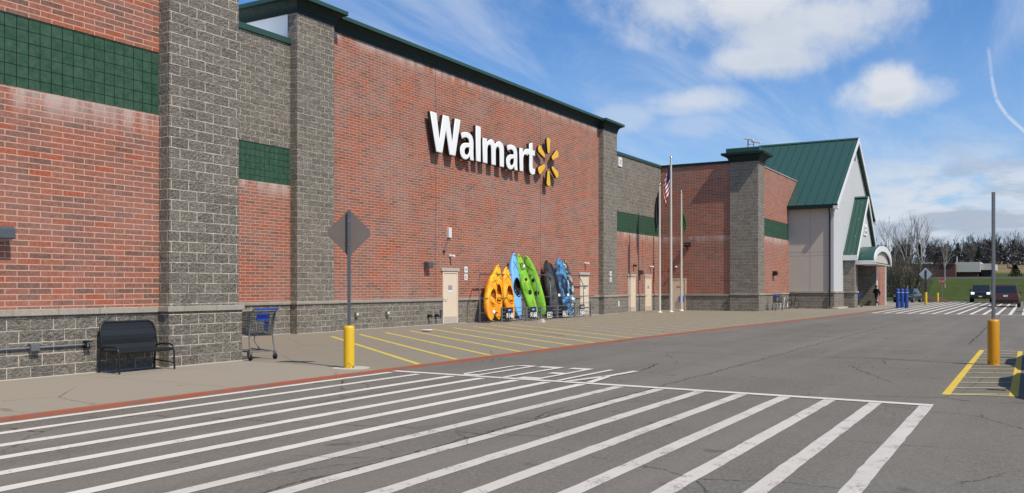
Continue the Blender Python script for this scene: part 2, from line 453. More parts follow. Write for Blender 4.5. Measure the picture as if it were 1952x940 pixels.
        bn = N.node('ShaderNodeBump'); bn.inputs['Strength'].default_value = .35; bn.inputs['Distance'].default_value = .006
        N.put(bn.inputs['Height'], N.m('SUBTRACT', agg, j)); N.put(b.inputs['Normal'], bn.outputs[0])
    slab('concrete', (.26, .231, .186), (.335, .30, .245), ((0, 3.6, 2.3), ), (.30, .26, .205), (.205, .18, .143))
    slab('loading_pavement', (.215, .188, .148), (.29, .254, .202), (), (.265, .225, .17), (.175, .152, .12))
    slab('entry_concrete', (.25, .226, .19), (.32, .288, .24), ((0, 3.2, .4), (1, 2.2, .3)), (.30, .27, .23), (.21, .19, .165))
    # lawn and the brown field behind it
    N, b = new_mat('lawn')
    pos = N.node('ShaderNodeNewGeometry').outputs['Position']
    x, y, z = N.sep(pos)
    f1 = N.noise(pos, .9, 6, .7); f2 = N.noise(pos, .07, 4, .6)
    c = N.mix(N.ss(f1, .3, .7), (.036, .060, .016), (.075, .098, .03))
    c = N.mix(N.ss(f2, .45, .7, 0., .45), c, (.10, .10, .036))
    c = N.mix(N.ss(x, 262, 285), c, N.mix(f1, (.17, .13, .08), (.25, .2, .12)))
    N.put(b.inputs['Base Color'], c); b.inputs['Roughness'].default_value = 1.; b.inputs['Specular IOR Level'].default_value = .02
    bn = N.node('ShaderNodeBump'); bn.inputs['Strength'].default_value = .9; bn.inputs['Distance'].default_value = .2
    N.put(bn.inputs['Height'], f1); N.put(b.inputs['Normal'], bn.outputs[0])
    # standing seam roof
    for nm, ca, cb in (('roof_green', (.037, .098, .076), (.041, .107, .083)),):
        N, b = new_mat(nm)
        pos = N.node('ShaderNodeNewGeometry').outputs['Position']
        c = N.mix(N.noise(pos, .7, 5, .6), ca, cb)
        x, y, z = N.sep(pos)                       # rows of light dots painted along the seams as glints of snow guards
        fy = N.m('ABSOLUTE', N.m('SUBTRACT', N.m('FRACT', N.m('DIVIDE', N.m('SUBTRACT', y, 11.75), .62)), .5))
        od = N.m('MULTIPLY', N.m('FRACT', N.m('MULTIPLY', N.m('FLOOR', N.m('DIVIDE', N.m('SUBTRACT', y, 11.75), .62)), .5)), 1.)
        fx = N.m('ABSOLUTE', N.m('SUBTRACT', N.m('FRACT', N.m('ADD', N.m('DIVIDE', x, 1.5), od)), .5))
        dot = N.m('MULTIPLY', N.m('LESS_THAN', fy, .06), N.m('LESS_THAN', fx, .028))
        c = N.mix(N.m('MULTIPLY', dot, .45), c, (.36, .46, .44))
        N.put(b.inputs['Base Color'], c); b.inputs['Roughness'].default_value = .36; b.inputs['Metallic'].default_value = .25
    # bollard paint with scuffs
    for nm, ca, chip in (('bollard_yellow', (.80, .50, .015), (.30, .22, .08)), ('bollard_amber', (.72, .32, .01), (.25, .14, .05))):
        N, b = new_mat(nm)
        oc = N.node('ShaderNodeTexCoord').outputs['Object']
        f = N.noise(oc, 9, 7, .7); g = N.noise(oc, 2.2, 4, .6)
        zz = N.sep(oc)[2]
        c = N.mix(g, tuple(q * .88 for q in ca), ca)
        c = N.mix(N.m('MULTIPLY', N.ss(f, .63, .70), .75), c, chip)
        c = N.mix(N.m('MULTIPLY', N.ss(N.noise(oc, 16, 6, .7), .48, .6), N.ss(zz, .22, .0, 0., .8)), c, tuple(q * .5 for q in chip))
        N.put(b.inputs['Base Color'], c); b.inputs['Roughness'].default_value = .5
    # perforated dark sheet of the bench
    N, b = new_mat('bench_mesh')
    oc = N.node('ShaderNodeTexCoord').outputs['Object']
    x, y, z = N.sep(oc)
    ch = N.node('ShaderNodeTexVoronoi'); ch.inputs['Scale'].default_value = 55; ch.inputs['Randomness'].default_value = .05
    N.put(ch.inputs['Vector'], oc)
    N.put(b.inputs['Base Color'], N.mix(N.ss(ch.outputs['Distance'], .3, .45), (.004, .0045, .005), (.011, .013, .015)))
    b.inputs['Roughness'].default_value = .5
    # flag of stripes and canton: colours by height and width on the cloth
    N, b = new_mat('flag_stripes')
    uvn = N.node('ShaderNodeUVMap'); uvn.uv_map = 'UVMap'
    u, v, _ = N.sep(uvn.outputs[0])
    st = N.m('GREATER_THAN', N.m('FRACT', N.m('MULTIPLY', v, 6.5)), .5)
    c = N.mix(st, (.45, .03, .035), (.75, .73, .70))
    can = N.m('MULTIPLY', N.m('LESS_THAN', u, .42), N.m('GREATER_THAN', v, .46))
    c = N.mix(can, c, (.02, .03, .11))
    N.put(b.inputs['Base Color'], c); b.inputs['Roughness'].default_value = .85


ground_mats()


def car_paint(name, col, metal=.3):
    N, b = new_mat(name)
    oc = N.node('ShaderNodeTexCoord').outputs['Object']
    f = N.noise(oc, 2.4, 5, .6)
    N.put(b.inputs['Base Color'], N.mix(f, tuple(q * .85 for q in col), col))
    b.inputs['Metallic'].default_value = metal; b.inputs['Roughness'].default_value = .32
    b.inputs['Coat Weight'].default_value = .6; b.inputs['Coat Roughness'].default_value = .06


car_paint('car_maroon', (.12, .043, .03)); car_paint('car_black', (.01, .011, .013)); car_paint('car_navy', (.015, .02, .028)); car_paint('car_charcoal', (.03, .032, .036))
N_, b_ = new_mat('headlamp_on'); b_.inputs['Base Color'].default_value = (.9, .9, .9, 1); b_.inputs['Emission Color'].default_value = (1, .97, .9, 1); b_.inputs['Emission Strength'].default_value = 1.6
plain('lamp_clear', (.55, .56, .57), .12, .4); plain('lamp_red', (.45, .03, .02), .2); plain('plate', (.62, .62, .58), .5)

# ------------------------------------------------------------------ mesh building


class MB:
    def __init__(s): s.v = []; s.f = []; s.smooth = []
    def add(s, vs, fs, smooth=False):
        o = len(s.v); s.v += [tuple(v) for v in vs]; s.f += [tuple(i + o for i in f) for f in fs]; s.smooth += [smooth] * len(fs)
        return s
    def box(s, x0, x1, y0, y1, z0, z1):
        x0, x1 = sorted((x0, x1)); y0, y1 = sorted((y0, y1)); z0, z1 = sorted((z0, z1))
        v = [(x0, y0, z0), (x1, y0, z0), (x1, y1, z0), (x0, y1, z0), (x0, y0, z1), (x1, y0, z1), (x1, y1, z1), (x0, y1, z1)]
        return s.add(v, [(0, 3, 2, 1), (4, 5, 6, 7), (0, 1, 5, 4), (1, 2, 6, 5), (2, 3, 7, 6), (3, 0, 4, 7)])
    def hexa(s, v): return s.add(v, [(0, 3, 2, 1), (4, 5, 6, 7), (0, 1, 5, 4), (1, 2, 6, 5), (2, 3, 7, 6), (3, 0, 4, 7)])
    def quad(s, *v): return s.add(v, [tuple(range(len(v)))])
    def prism(s, pts, d, smooth_side=False):
        """flat polygon pts (3D, ordered) pushed along vector d"""
        n = len(pts); d = Vector(d)
        a = [Vector(p) for p in pts]; b = [p + d for p in a]
        nrm = Vector((0, 0, 0))
        for i in range(n): nrm += (a[i] - a[0]).cross(a[(i + 1) % n] - a[0])
        if nrm.dot(d) > 0: a.reverse(); b.reverse()
        s.add(a, [tuple(range(n))]); s.add(b, [tuple(reversed(range(n)))])
        s.add(a + b, [(i, i + n, (i + 1) % n + n, (i + 1) % n) for i in range(n)], smooth_side)
        return s
    def tube(s, pts, r, n=6, closed=False, cap=True, smooth=True):
        pts = [Vector(p) for p in pts]
        rs = r if isinstance(r, (list, tuple)) else [r] * len(pts)
        rings = []; prev = None
        k = len(pts)
        for i, p in enumerate(pts):
            if closed: t = pts[(i + 1) % k] - pts[i - 1]
            else: t = pts[min(i + 1, k - 1)] - pts[max(i - 1, 0)]
            t.normalize()
            if prev is None:
                a = Vector((0, 0, 1)) if abs(t.z) < .9 else Vector((1, 0, 0))
                u = t.cross(a).normalized()
            else:
                u = prev - t * prev.dot(t)
                u = u.normalized() if u.length > 1e-6 else t.orthogonal().normalized()
            prev = u; w = t.cross(u)
            rings.append([p + (u * math.cos(2 * math.pi * j / n) + w * math.sin(2 * math.pi * j / n)) * rs[i] for j in range(n)])
        o = [v for ring in rings for v in ring]
        fs = []
        for i in range(k if closed else k - 1):
            a = i * n; b = ((i + 1) % k) * n
            for j in range(n): fs.append((a + j, a + (j + 1) % n, b + (j + 1) % n, b + j))
        s.add(o, fs, smooth)
        if cap and not closed:
            s.add(rings[0], [tuple(reversed(range(n)))]); s.add(rings[-1], [tuple(range(n))])
        return s
    def lathe(s, prof, c=(0, 0, 0), axis='z', n=16):
        rings = []
        for (r, h) in prof:
            ring = []
            for j in range(n):
                a = 2 * math.pi * j / n
                q = (r * math.cos(a), r * math.sin(a), h)
                if axis == 'y': q = (q[0], q[2], -q[1])
                if axis == 'x': q = (q[2], q[0], q[1])
                ring.append((q[0] + c[0], q[1] + c[1], q[2] + c[2]))
            rings.append(ring)
        o = [v for ring in rings for v in ring]; fs = []
        for i in range(len(prof) - 1):
            for j in range(n): fs.append((i * n + j, i * n + (j + 1) % n, (i + 1) * n + (j + 1) % n, (i + 1) * n + j))
        s.add(o, fs, True)
        if prof[0][0] > 1e-5: s.add(rings[0], [tuple(reversed(range(n)))])
        if prof[-1][0] > 1e-5: s.add(rings[-1], [tuple(range(n))])
        return s
    def ball(s, c, r, n=10, sz=1.):
        k = 6
        return s.lathe([(r * math.sin(math.pi * i / k) + (1e-6 if i in (0, k) else 0), -r * sz * math.cos(math.pi * i / k)) for i in range(k + 1)], c, n=n)
    def build(s, name, mat, parent=None, off=(0, 0, 0), bevel=0., seg=2):
        me = bpy.data.meshes.new(name)
        ox, oy, oz = off
        me.from_pydata([(x - ox, y - oy, z - oz) for x, y, z in s.v], [], s.f)
        me.polygons.foreach_set('use_smooth', s.smooth)
        me.materials.append(M[mat] if isinstance(mat, str) else mat)
        me.update()
        o = bpy.data.objects.new(name, me); COL.objects.link(o)
        if parent is not None: o.parent = parent
        elif off != (0, 0, 0): o.location = off
        if bevel:
            b = o.modifiers.new('edge', 'BEVEL'); b.width = bevel; b.segments = seg; b.limit_method = 'ANGLE'; b.angle_limit = R_(35)
        return o


def tag(o, label=None, cat=None, group=None, kind=None):
    if label: o['label'] = label
    if cat: o['category'] = cat
    if group: o['group'] = group
    if kind: o['kind'] = kind
    return o


def thing(name, label, cat, loc=(0, 0, 0), rz=0., group=None):
    o = bpy.data.objects.new(name, None); COL.objects.link(o)
    o.empty_display_size = .2
    o.location = loc; o.rotation_euler = (0, 0, rz)
    return tag(o, label, cat, group)


def copy_tree(o, parent=None):
    c = o.copy(); COL.objects.link(c)
    if parent is not None: c.parent = parent
    for ch in [q for q in bpy.data.objects if q.parent is o]: copy_tree(ch, c)
    return c


def glyph_mesh(txt, size, extrude, name, mat, parent=None, bold=0.):
    """flat raised writing in the XZ plane facing -Y, centred at the origin"""
    cu = bpy.data.curves.new(name, 'FONT'); cu.body = txt; cu.size = size; cu.extrude = extrude; cu.offset = bold
    cu.align_x = 'CENTER'; cu.align_y = 'CENTER'
    tmp = bpy.data.objects.new(name + '_tmp', cu); COL.objects.link(tmp)
    dg = bpy.context.evaluated_depsgraph_get()
    me = bpy.data.meshes.new_from_object(tmp.evaluated_get(dg))
    bpy.data.objects.remove(tmp)
    me.transform(Matrix.Rotation(R_(90), 4, 'X'))
    me.materials.clear(); me.materials.append(M[mat])
    o = bpy.data.objects.new(name, me); COL.objects.link(o)
    if parent is not None: o.parent = parent
    return o


def curve_solid(loops, depth, bevel, name, mat, parent=None):
    """closed 2D loops (outer + holes) in XZ facing -Y, made into a rounded solid"""
    cu = bpy.data.curves.new(name, 'CURVE'); cu.dimensions = '2D'; cu.fill_mode = 'BOTH'
    cu.extrude = depth / 2 - bevel; cu.bevel_depth = bevel; cu.bevel_resolution = 2; cu.offset = -bevel
    for lp in loops:
        sp = cu.splines.new('POLY'); sp.points.add(len(lp) - 1)
        for p, (x, y) in zip(sp.points, lp): p.co = (x, y, 0, 1)
        sp.use_cyclic_u = True
    tmp = bpy.data.objects.new(name + '_tmp', cu); COL.objects.link(tmp)
    dg = bpy.context.evaluated_depsgraph_get()
    me = bpy.data.meshes.new_from_object(tmp.evaluated_get(dg))
    bpy.data.objects.remove(tmp)
    me.transform(Matrix.Rotation(R_(90), 4, 'X'))
    me.materials.clear(); me.materials.append(M[mat]); me.materials.append(M['print_black'])
    for p in me.polygons: p.material_index = 1 if (abs(p.normal.y) < .3 or p.normal.y > 0) else 0
    o = bpy.data.objects.new(name, me); COL.objects.link(o)
    if parent is not None: o.parent = parent
    return o


def struct(name, mb, mat):
    return tag(mb.build(name, mat), kind='structure')


# ------------------------------------------------------------------ ground
ZR = -.042                                  # road level; the pavement in front of the shop is 0
CA, SA = math.cos(YAW), math.sin(YAW)


def terrain_z(x, y):
    s = x * CA + y * SA * .35 + (1 - .35) * 0
    s = x * .93 + y * .37 * .6
    pts = [(-1e9, -.35), (98, -.35), (103, -.02), (120, .55), (172, 3.05), (180, 3.25), (215, 3.6), (300, 7.3), (380, 11.2), (700, 13), (1e9, 13)]
    for (a, za), (b, zb) in zip(pts, pts[1:]):
        if a <= s < b:
            t = (s - a) / (b - a)
            return za + (zb - za) * t
    return 13


def make_ground():
    mb = MB()
    xs = [-700, -300, -100, 0, 60, 90, 96, 100, 104, 108, 112, 118, 126, 136, 148, 160, 170, 178, 186, 196, 210, 230, 260, 290, 320, 350, 380, 420, 500, 700, 1100]
    ys = [-900, -500, -250, -120, -60, -40, -20, -10, 0, 10, 20, 30, 45, 60, 90, 140, 250, 500, 900]
    v = [(x, y, terrain_z(x, y)) for x in xs for y in ys]
    n = len(ys); fs = [(i * n + j, (i + 1) * n + j, (i + 1) * n + j + 1, i * n + j + 1) for i in range(len(xs) - 1) for j in range(n - 1)]
    mb.add(v, fs, True)
    struct('ground', mb, 'lawn')
    # asphalt: one sheet; the far edge is where the lawn rises out of it
    mb = MB(); mb.quad((-80, -120, ZR), (112, -120, ZR), (112, 40, ZR), (-80, 40, ZR)); struct('road', mb, 'asphalt')
    # kerb line
    K = [(-40, 10.45), (13, 10.45), (25, 10.28), (33, 10.0), (40, 9.6), (48, 9.2), (57, 8.85), (66, 8.75)]
    def strip(pts, o0, o1, z0, z1, mb):
        for (a, b) in zip(pts, pts[1:]):
            mb.hexa([(a[0], a[1] + o0, z0), (b[0], b[1] + o0, z0), (b[0], b[1] + o1, z0), (a[0], a[1] + o1, z0),
                     (a[0], a[1] + o0, z1), (b[0], b[1] + o0, z1), (b[0], b[1] + o1, z1), (a[0], a[1] + o1, z1)])
    mb = MB(); strip(K, 0, .085, -.2, .004, mb); struct('kerb', mb, 'paint_red')
    mb = MB(); strip(K[:2], .13, 5.2, -.2, 0, mb); struct('pavement', mb, 'concrete')
    # marked loading zone; its edge follows the kerb
    mb = MB()
    Z = K[1:]
    for a, b in zip(Z, Z[1:]):
        mb.hexa([(a[0], a[1] + .13, -.2), (b[0], b[1] + .13, -.2), (b[0], 22.2, -.2), (a[0], 22.2, -.2), (a[0], a[1] + .13, 0), (b[0], b[1] + .13, 0), (b[0], 22.2, 0), (a[0], 22.2, 0)])
    struct('loading_zone', mb, 'loading_pavement')
    mb = MB(); mb.box(66, 97, 8.88, 13.4, -.2, 0); mb.box(66.0, 97, 6.4, 8.88, -.2, -.062); struct('entrance_walk', mb, 'entry_concrete')
    # ---- road markings
    zm = ZR + .004
    RS = random.Random(5)
    def flat(mb, x0, x1, y0, y1, z=zm, sk=0., jit=.004):
        n = max(1, int((x1 - x0) / .22)) if x1 < 30 else 1
        if x1 - x0 < .5: n = 1
        drift_ = 0.; lo = []; hi = []
        for i in range(n + 1):
            drift_ = drift_ * .9 + RS.gauss(0, .0012)
            x = x0 + (x1 - x0) * i / n
            lo.append((x, y0 + drift_ + RS.gauss(0, jit) * (RS.random() < .6), z)); hi.append((x, y1 + drift_ + RS.gauss(0, jit) * (RS.random() < .6), z))
        for i in range(n): mb.quad(lo[i], lo[i + 1], hi[i + 1], hi[i])
    Ys = [10.28, 9.64, 8.90, 8.26, 7.58, 6.97, 6.33, 5.67, 4.99, 4.34, 3.70, 3.07, 2.45, 1.84, 1.21]
    mb = MB(); mb2 = MB()
    for i, yy in enumerate(Ys):
        w = .082 if i > 1 else .07
        q = mb if i < 7 else mb2
        flat(q, -9, 13.0, yy - w, yy + w)
    struct('crossing_stripes', mb, 'paint_white'); struct('crossing_stripes_worn', mb2, 'paint_white_old')
    mb = MB(); mb.quad((12.93, 1.13, zm + .004), (13.13, 1.13, zm + .004), (13.30, 10.36, zm + .004), (13.12, 10.36, zm + .004)); struct('crossing_end_line', mb, 'paint_white')
    # YIELD, painted for drivers coming from the far end (feet of the letters at larger x)
    mb = MB(); zy = zm + .008
    T, B = 13.22, 15.45
    def st(x0, y0, x1, y1, w=.065, ww=None):
        d = Vector((x1 - x0, y1 - y0, 0)); n = Vector((-d.y, d.x, 0)).normalized() * w
        mb.quad((x0 + n.x, y0 + n.y, zy), (x0 - n.x, y0 - n.y, zy), (x1 - n.x, y1 - n.y, zy), (x1 + n.x, y1 + n.y, zy))
    def bar(x0, x1, y0, y1, dz=.0): mb.quad((x0, y0, zy + dz), (x1, y0, zy + dz), (x1, y1, zy + dz), (x0, y1, zy + dz))
    st(B, 6.40, 14.22, 6.47); st(14.216, 6.44, T, 6.30); st(14.214, 6.50, T, 6.70)
    bar(T, B, 6.84, 6.94)
    bar(T, B, 7.26, 7.36); bar(B - .26, B, 7.36, 7.70); bar(14.2, 14.46, 7.36, 7.62); bar(T, T + .26, 7.36, 7.70)
    bar(T, B, 7.90, 8.01); bar(B - .26, B, 8.01, 8.40)
    bar(T, B, 8.50, 8.60); bar(T + .25, B - .25, 8.86, 8.96); bar(B - .2, B, 8.6, 8.8); bar(T, T + .2, 8.6, 8.8)
    mb.quad((B, 8.8, zy), (B - .2, 8.8, zy), (B - .25, 8.96, zy), (B - .249, 8.961, zy)); mb.quad((T, 8.8, zy), (T + .25, 8.96, zy), (T + .251, 8.961, zy), (T + .2, 8.8, zy))
    struct('yield_marking', mb, 'paint_white')
    # yellow hatching of the loading zone
    zz = .004
    def kerb_y(x):
        for a, b in zip(K, K[1:]):
            if a[0] <= x <= b[0]: return a[1] + (b[1] - a[1]) * (x - a[0]) / (b[0] - a[0])
        return 8.75
    mb = MB(); mb2 = MB()
    k = 0
    xb = 14.25
    while xb < 52:
        yb = kerb_y(xb) + .13
        L = 18.85 - yb; dx = L * .80
        if xb + dx < 60:
            w = .085
            (mb if k < 9 else mb2).quad((xb - w, yb, zz), (xb + w, yb, zz), (xb + dx + w, 18.85, zz), (xb + dx - w, 18.85, zz))
        xb += 1.33; k += 1
    struct('hatching', mb, 'paint_yellow'); struct('hatching_worn', mb2, 'paint_yellow_old')
    # yellow island round the right-hand post
    mb = MB(); mb.quad((14.45, 1.03, zm), (25.1, 1.01, zm), (25.1, 1.12, zm), (14.45, 1.14, zm)); mb.quad((14.7, .16, zm), (25.1, .18, zm), (25.1, .28, zm), (14.7, .28, zm))
    struct('island_border', mb, 'paint_yellow_bright')
    mb = MB()
    x = 14.5; i = 0
    while x < 24.6:
        mb.quad((x, 1.03, zm + .004), (x + .09, 1.03, zm + .004), (x + .40 + .09, .28, zm + .004), (x + .40, .28, zm + .004)); x += .92; i += 1
    mb.quad((14.47, 1.03, zm + .003), (14.47 + .07, 1.03, zm + .003), (14.8, .28, zm + .003), (14.72, .28, zm + .003))
    mb.quad((25.0, 1.02, zm + .003), (25.1, 1.02, zm + .003), (25.1, .28, zm + .003), (25.0, .28, zm + .003))
    struct('island_hatching', mb, 'paint_white_thin')
    # far crossing in front of the entrance
    mb = MB()
    y = 8.3
    ends = []
    while y > -3:
        flat(mb, 57.2, 100, y - .09, y + .09, zm if y > 6.3 else zm); y -= .66
    mb2 = MB(); flat(mb2, 56.9, 57.25, -3, 8.6, zm + .004)
    struct('far_crossing_stripes', mb, 'paint_white'); struct('far_crossing_end_line', mb2, 'paint_white')


make_ground()

# ------------------------------------------------------------------ the shop
BL = (40.0, 21.0, 0.0)
shop = thing('store_building', 'long red brick and grey block store with dark green cornice and gabled entrance', 'store', BL)


def sp(name, mb, mat, label=None, bevel=0., parent=None, off=BL):
    o = mb.build(name, mat, parent or shop, off=off, bevel=bevel)
    if label: o['label'] = label
    return o


def sweep(path, prof, closed=False):
    """profile (out, z) swept along a path of XY points; outside is to the right of travel"""
    n = len(path); mb = MB(); rings = []
    for i in range(n):
        p = Vector((*path[i], 0))
        def nr(a, b):
            d = (Vector((*b, 0)) - Vector((*a, 0))).normalized(); return Vector((d.y, -d.x, 0))
        ns = []
        if closed or i > 0: ns.append(nr(path[i - 1], path[i]))
        if closed or i < n - 1: ns.append(nr(path[i], path[(i + 1) % n]))
        if len(ns) == 2:
            m = (ns[0] + ns[1]).normalized(); m = m / max(.3, m.dot(ns[0]))
        else: m = ns[0]
        rings.append([(p.x + m.x * o, p.y + m.y * o, z) for o, z in prof])
    k = len(prof); v = [q for r in rings for q in r]; fs = []
    for i in range(n if closed else n - 1):
        a = i * k; b = ((i + 1) % n) * k
        for j in range(k): fs.append((a + j, b + j, b + (j + 1) % k, a + (j + 1) % k))
    mb.add(v, fs)
    if not closed: mb.add(rings[0], [tuple(range(k))]); mb.add(rings[-1], [tuple(reversed(range(k)))])
    return mb


LY, SY, PY = 14.66, 21.14, 20.84
NY = 21.5
# --- left wing
mb = MB(); mb.box(-14, 11.32, LY, LY + .4, 0, 4.9); mb.box(-14, 11.32, LY, LY + .4, 6.12, 9.6); sp('brick_wall', mb, 'brick')
mb = MB(); mb.box(-14, 11.32, LY + .012, LY + .4, 4.9, 6.12); sp('green_tile_panel', mb, 'green_tile')
mb = MB(); mb.box(-14, 11.27, LY - .05, LY + .1, -.15, 1.06); sp('wall_base', mb, 'split_block')
mb = MB(); mb.box(-14, 11.23, LY - .10, LY + .1, 1.06, 1.17); sp('stone_band', mb, 'stone_band', bevel=.008)
mb = MB(); mb.box(-14, 11.32, LY - .05, LY + .45, 9.6, 9.78); sp('parapet_cap', mb, 'green_metal_cap')


def pilaster(x0, x1, y0, y1, top, bz, bt=.10):
    a = MB(); a.box(x0, x1, y0, y1, bz + .003, top); sp('pilaster', a, 'split_block')
    a = MB(); a.box(x0 - .05, x1 + .05, y0 - .05, y1, -.15, bz - bt); sp('wall_base', a, 'split_block')
    a = MB(); a.box(x0 - .09, x1 + .09, y0 - .09, y1, bz - bt, bz + .003); sp('stone_band', a, 'stone_band', bevel=.008)


CORN = [(0, 0), (.035, 0), (.035, .10), (.055, .11), (.07, .19), (.11, .27), (.18, .33), (.27, .365), (.27, .385), (.33, .385), (.33, .53), (-.3, .56), (-.3, 0)]
pilaster(11.32, 13.05, 14.36, 16.2, 10.4, 1.17)
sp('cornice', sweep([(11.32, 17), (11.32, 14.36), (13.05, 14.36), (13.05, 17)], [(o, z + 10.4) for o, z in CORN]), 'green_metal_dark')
# return wall behind the first pilaster, then the recessed bay
mb = MB(); mb.box(12.65, 13.05, 16.2, SY + .4, 0, 9.6); sp('side_wall', mb, 'split_block')
mb = MB(); mb.box(13.05, 21.42, SY, SY + .4, 0, 4.9); sp('brick_wall', mb, 'brick')
mb = MB(); mb.box(13.05, 21.42, SY + .012, SY + .4, 4.9, 6.12); sp('green_tile_panel', mb, 'green_tile')
mb = MB(); mb.box(13.05, 21.42, SY, SY + .4, 6.12, 9.58); sp('block_wall', mb, 'split_block')
mb = MB(); mb.box(13.05, 21.42, SY - .06, SY + .46, 9.58, 9.76); sp('parapet_cap', mb, 'green_metal_cap')
# --- main facade
MB_Z = 1.07
mb = MB(); mb.box(23.22, 45.6, SY, SY + .5, 0, 10.56); sp('brick_wall', mb, 'facade_brick')
pilaster(21.42, 23.22, PY, SY + .12, 10.6, MB_Z)
pilaster(45.57, 47.45, PY, NY, 10.5, MB_Z)
# raised parapet behind: its white side shows over the lower bay
mb = MB(); mb.box(21.43, 21.75, SY + .12, SY + 2.35, 9.4, 10.66); mb.box(21.75, 47.2, SY + 2.0, SY + 2.35, 9.4, 10.62); mb.box(46.9, 47.2, SY + .9, SY + 2.0, 9.4, 10.62); sp('parapet_back', mb, 'white_membrane')
sp('cornice', sweep([(23.22, SY), (45.57, SY)], [(o, z + 10.55) for o, z in CORN]), 'green_metal_dark')
sp('cornice', sweep([(21.42, SY + 2.35), (21.42, PY), (23.22, PY), (23.22, SY + .4)], [(o, z + 10.6) for o, z in CORN]), 'green_metal_dark')
sp('cornice', sweep([(45.57, SY + .4), (45.57, PY), (47.45, PY), (47.45, SY + 2.35)], [(o, z + 10.5) for o, z in CORN]), 'green_metal_dark')
# drip edge on top of each cornice, its lit face painted lighter
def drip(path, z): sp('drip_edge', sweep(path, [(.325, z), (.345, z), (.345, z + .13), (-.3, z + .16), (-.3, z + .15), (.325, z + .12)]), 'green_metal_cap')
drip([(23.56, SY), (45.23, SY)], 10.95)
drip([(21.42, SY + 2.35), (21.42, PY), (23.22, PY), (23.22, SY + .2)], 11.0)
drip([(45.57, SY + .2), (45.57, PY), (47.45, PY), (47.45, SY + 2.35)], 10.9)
for xj in (29.67, 38.68):
    mb = MB(); mb.box(xj - .014, xj + .014, SY - .003, SY + .02, MB_Z, 10.55); sp('control_joint', mb, 'joint_sealant')

DOORS = [(30.2, 31.2), (43.17, 44.12)]
def base_run(x0, x1, y, gaps, bz):
    """base course and stone band between x0 and x1, interrupted at doors"""
    xs = [x0] + [q for g in gaps for q in (g[0] - .06, g[1] + .06)] + [x1]
    for a, b in zip(xs[::2], xs[1::2]):
        m = MB(); m.box(a, b, y - .05, y + .1, -.15, bz - .1); sp('wall_base', m, 'split_block')
        m = MB(); m.box(a, b, y - .10, y + .1, bz - .1, bz); sp('stone_band', m, 'stone_band', bevel=.008)


base_run(13.10, 21.36, SY, [], MB_Z)
base_run(23.28, 45.51, SY, DOORS, MB_Z)
# --- lower bay right of the main facade
mb = MB(); mb.box(47.45, 56.7, NY, NY + .4, 0, 4.9); sp('brick_wall', mb, 'brick')
mb = MB(); mb.box(47.45, 56.7, NY + .012, NY + .4, 4.9, 6.12); sp('green_tile_panel', mb, 'green_tile')
mb = MB(); mb.box(47.45, 56.7, NY, NY + .4, 6.12, 9.55); sp('block_wall', mb, 'split_block')
mb = MB(); mb.box(47.45, 56.2, NY - .06, NY + .46, 9.55, 9.72); sp('parapet_cap', mb, 'green_metal_cap')
NDOORS = [(50.70, 51.72), (53.42, 54.40)]
base_run(47.51, 56.2, NY, NDOORS, MB_Z)
for xj in (53.0, 55.0):
    mb = MB(); mb.box(xj - .02, xj + .02, NY - .004, NY + .02, MB_Z, 6.2 if xj < 54 else 4.9); sp('control_joint', mb, 'joint_sealant')
# --- wall facing along the front (in shade)
WX = 56.26
mb = MB(); mb.box(WX, WX + .4, 16.7, NY, 0, 9.55); sp('brick_wall', mb, 'brick')
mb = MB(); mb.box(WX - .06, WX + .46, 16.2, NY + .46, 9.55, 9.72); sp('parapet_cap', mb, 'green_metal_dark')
WD = (19.78, 20.72)
for a, b in ((16.8, WD[0] - .06), (WD[1] + .06, NY - .05)):
    mb = MB(); mb.box(WX - .05, WX + .1, a, b, -.15, MB_Z - .1); sp('wall_base', mb, 'split_block')
    mb = MB(); mb.box(WX - .10, WX + .1, a, b, MB_Z - .1, MB_Z); sp('stone_band', mb, 'stone_band', bevel=.008)
# --- corner pier with stepped cap
pilaster(56.14, 57.62, 14.93, 16.75, 9.56, MB_Z + .06)
BIGC = [(0, 0), (.05, 0), (.05, .12), (.08, .13), (.11, .22), (.18, .32), (.28, .385), (.40, .42), (.40, .44), (.46, .44), (.46, .58), (-.3, .6), (-.3, 0)]
sp('cornice', sweep([(56.14, 16.75), (56.14, 14.93), (57.62, 14.93), (57.62, 16.75)], [(o, z + 9.56) for o, z in BIGC], True), 'green_metal_dark')
mb = MB(); mb.box(55.75, 57.85, 14.75, 16.9, 10.13, 10.42); sp('cornice_cap', mb, 'green_metal_cap', bevel=.02)
# --- front bay right of the pier
FY = 15.19
mb = MB(); mb.box(57.62, 68.4, FY, FY + .4, 0, 4.93); mb.box(57.62, 68.4, FY, FY + .4, 6.1, 9.46); sp('brick_wall', mb, 'brick')
mb = MB(); mb.box(57.62, 65.36, FY + .012, FY + .4, 4.93, 6.1); sp('green_tile_panel', mb, 'green_tile')
mb = MB(); mb.box(57.62, 68.6, FY - .04, FY + .44, 9.46, 9.54); sp('parapet_cap', mb, 'stone_band')
base_run(57.72, 65.30, FY, [], 1.12)
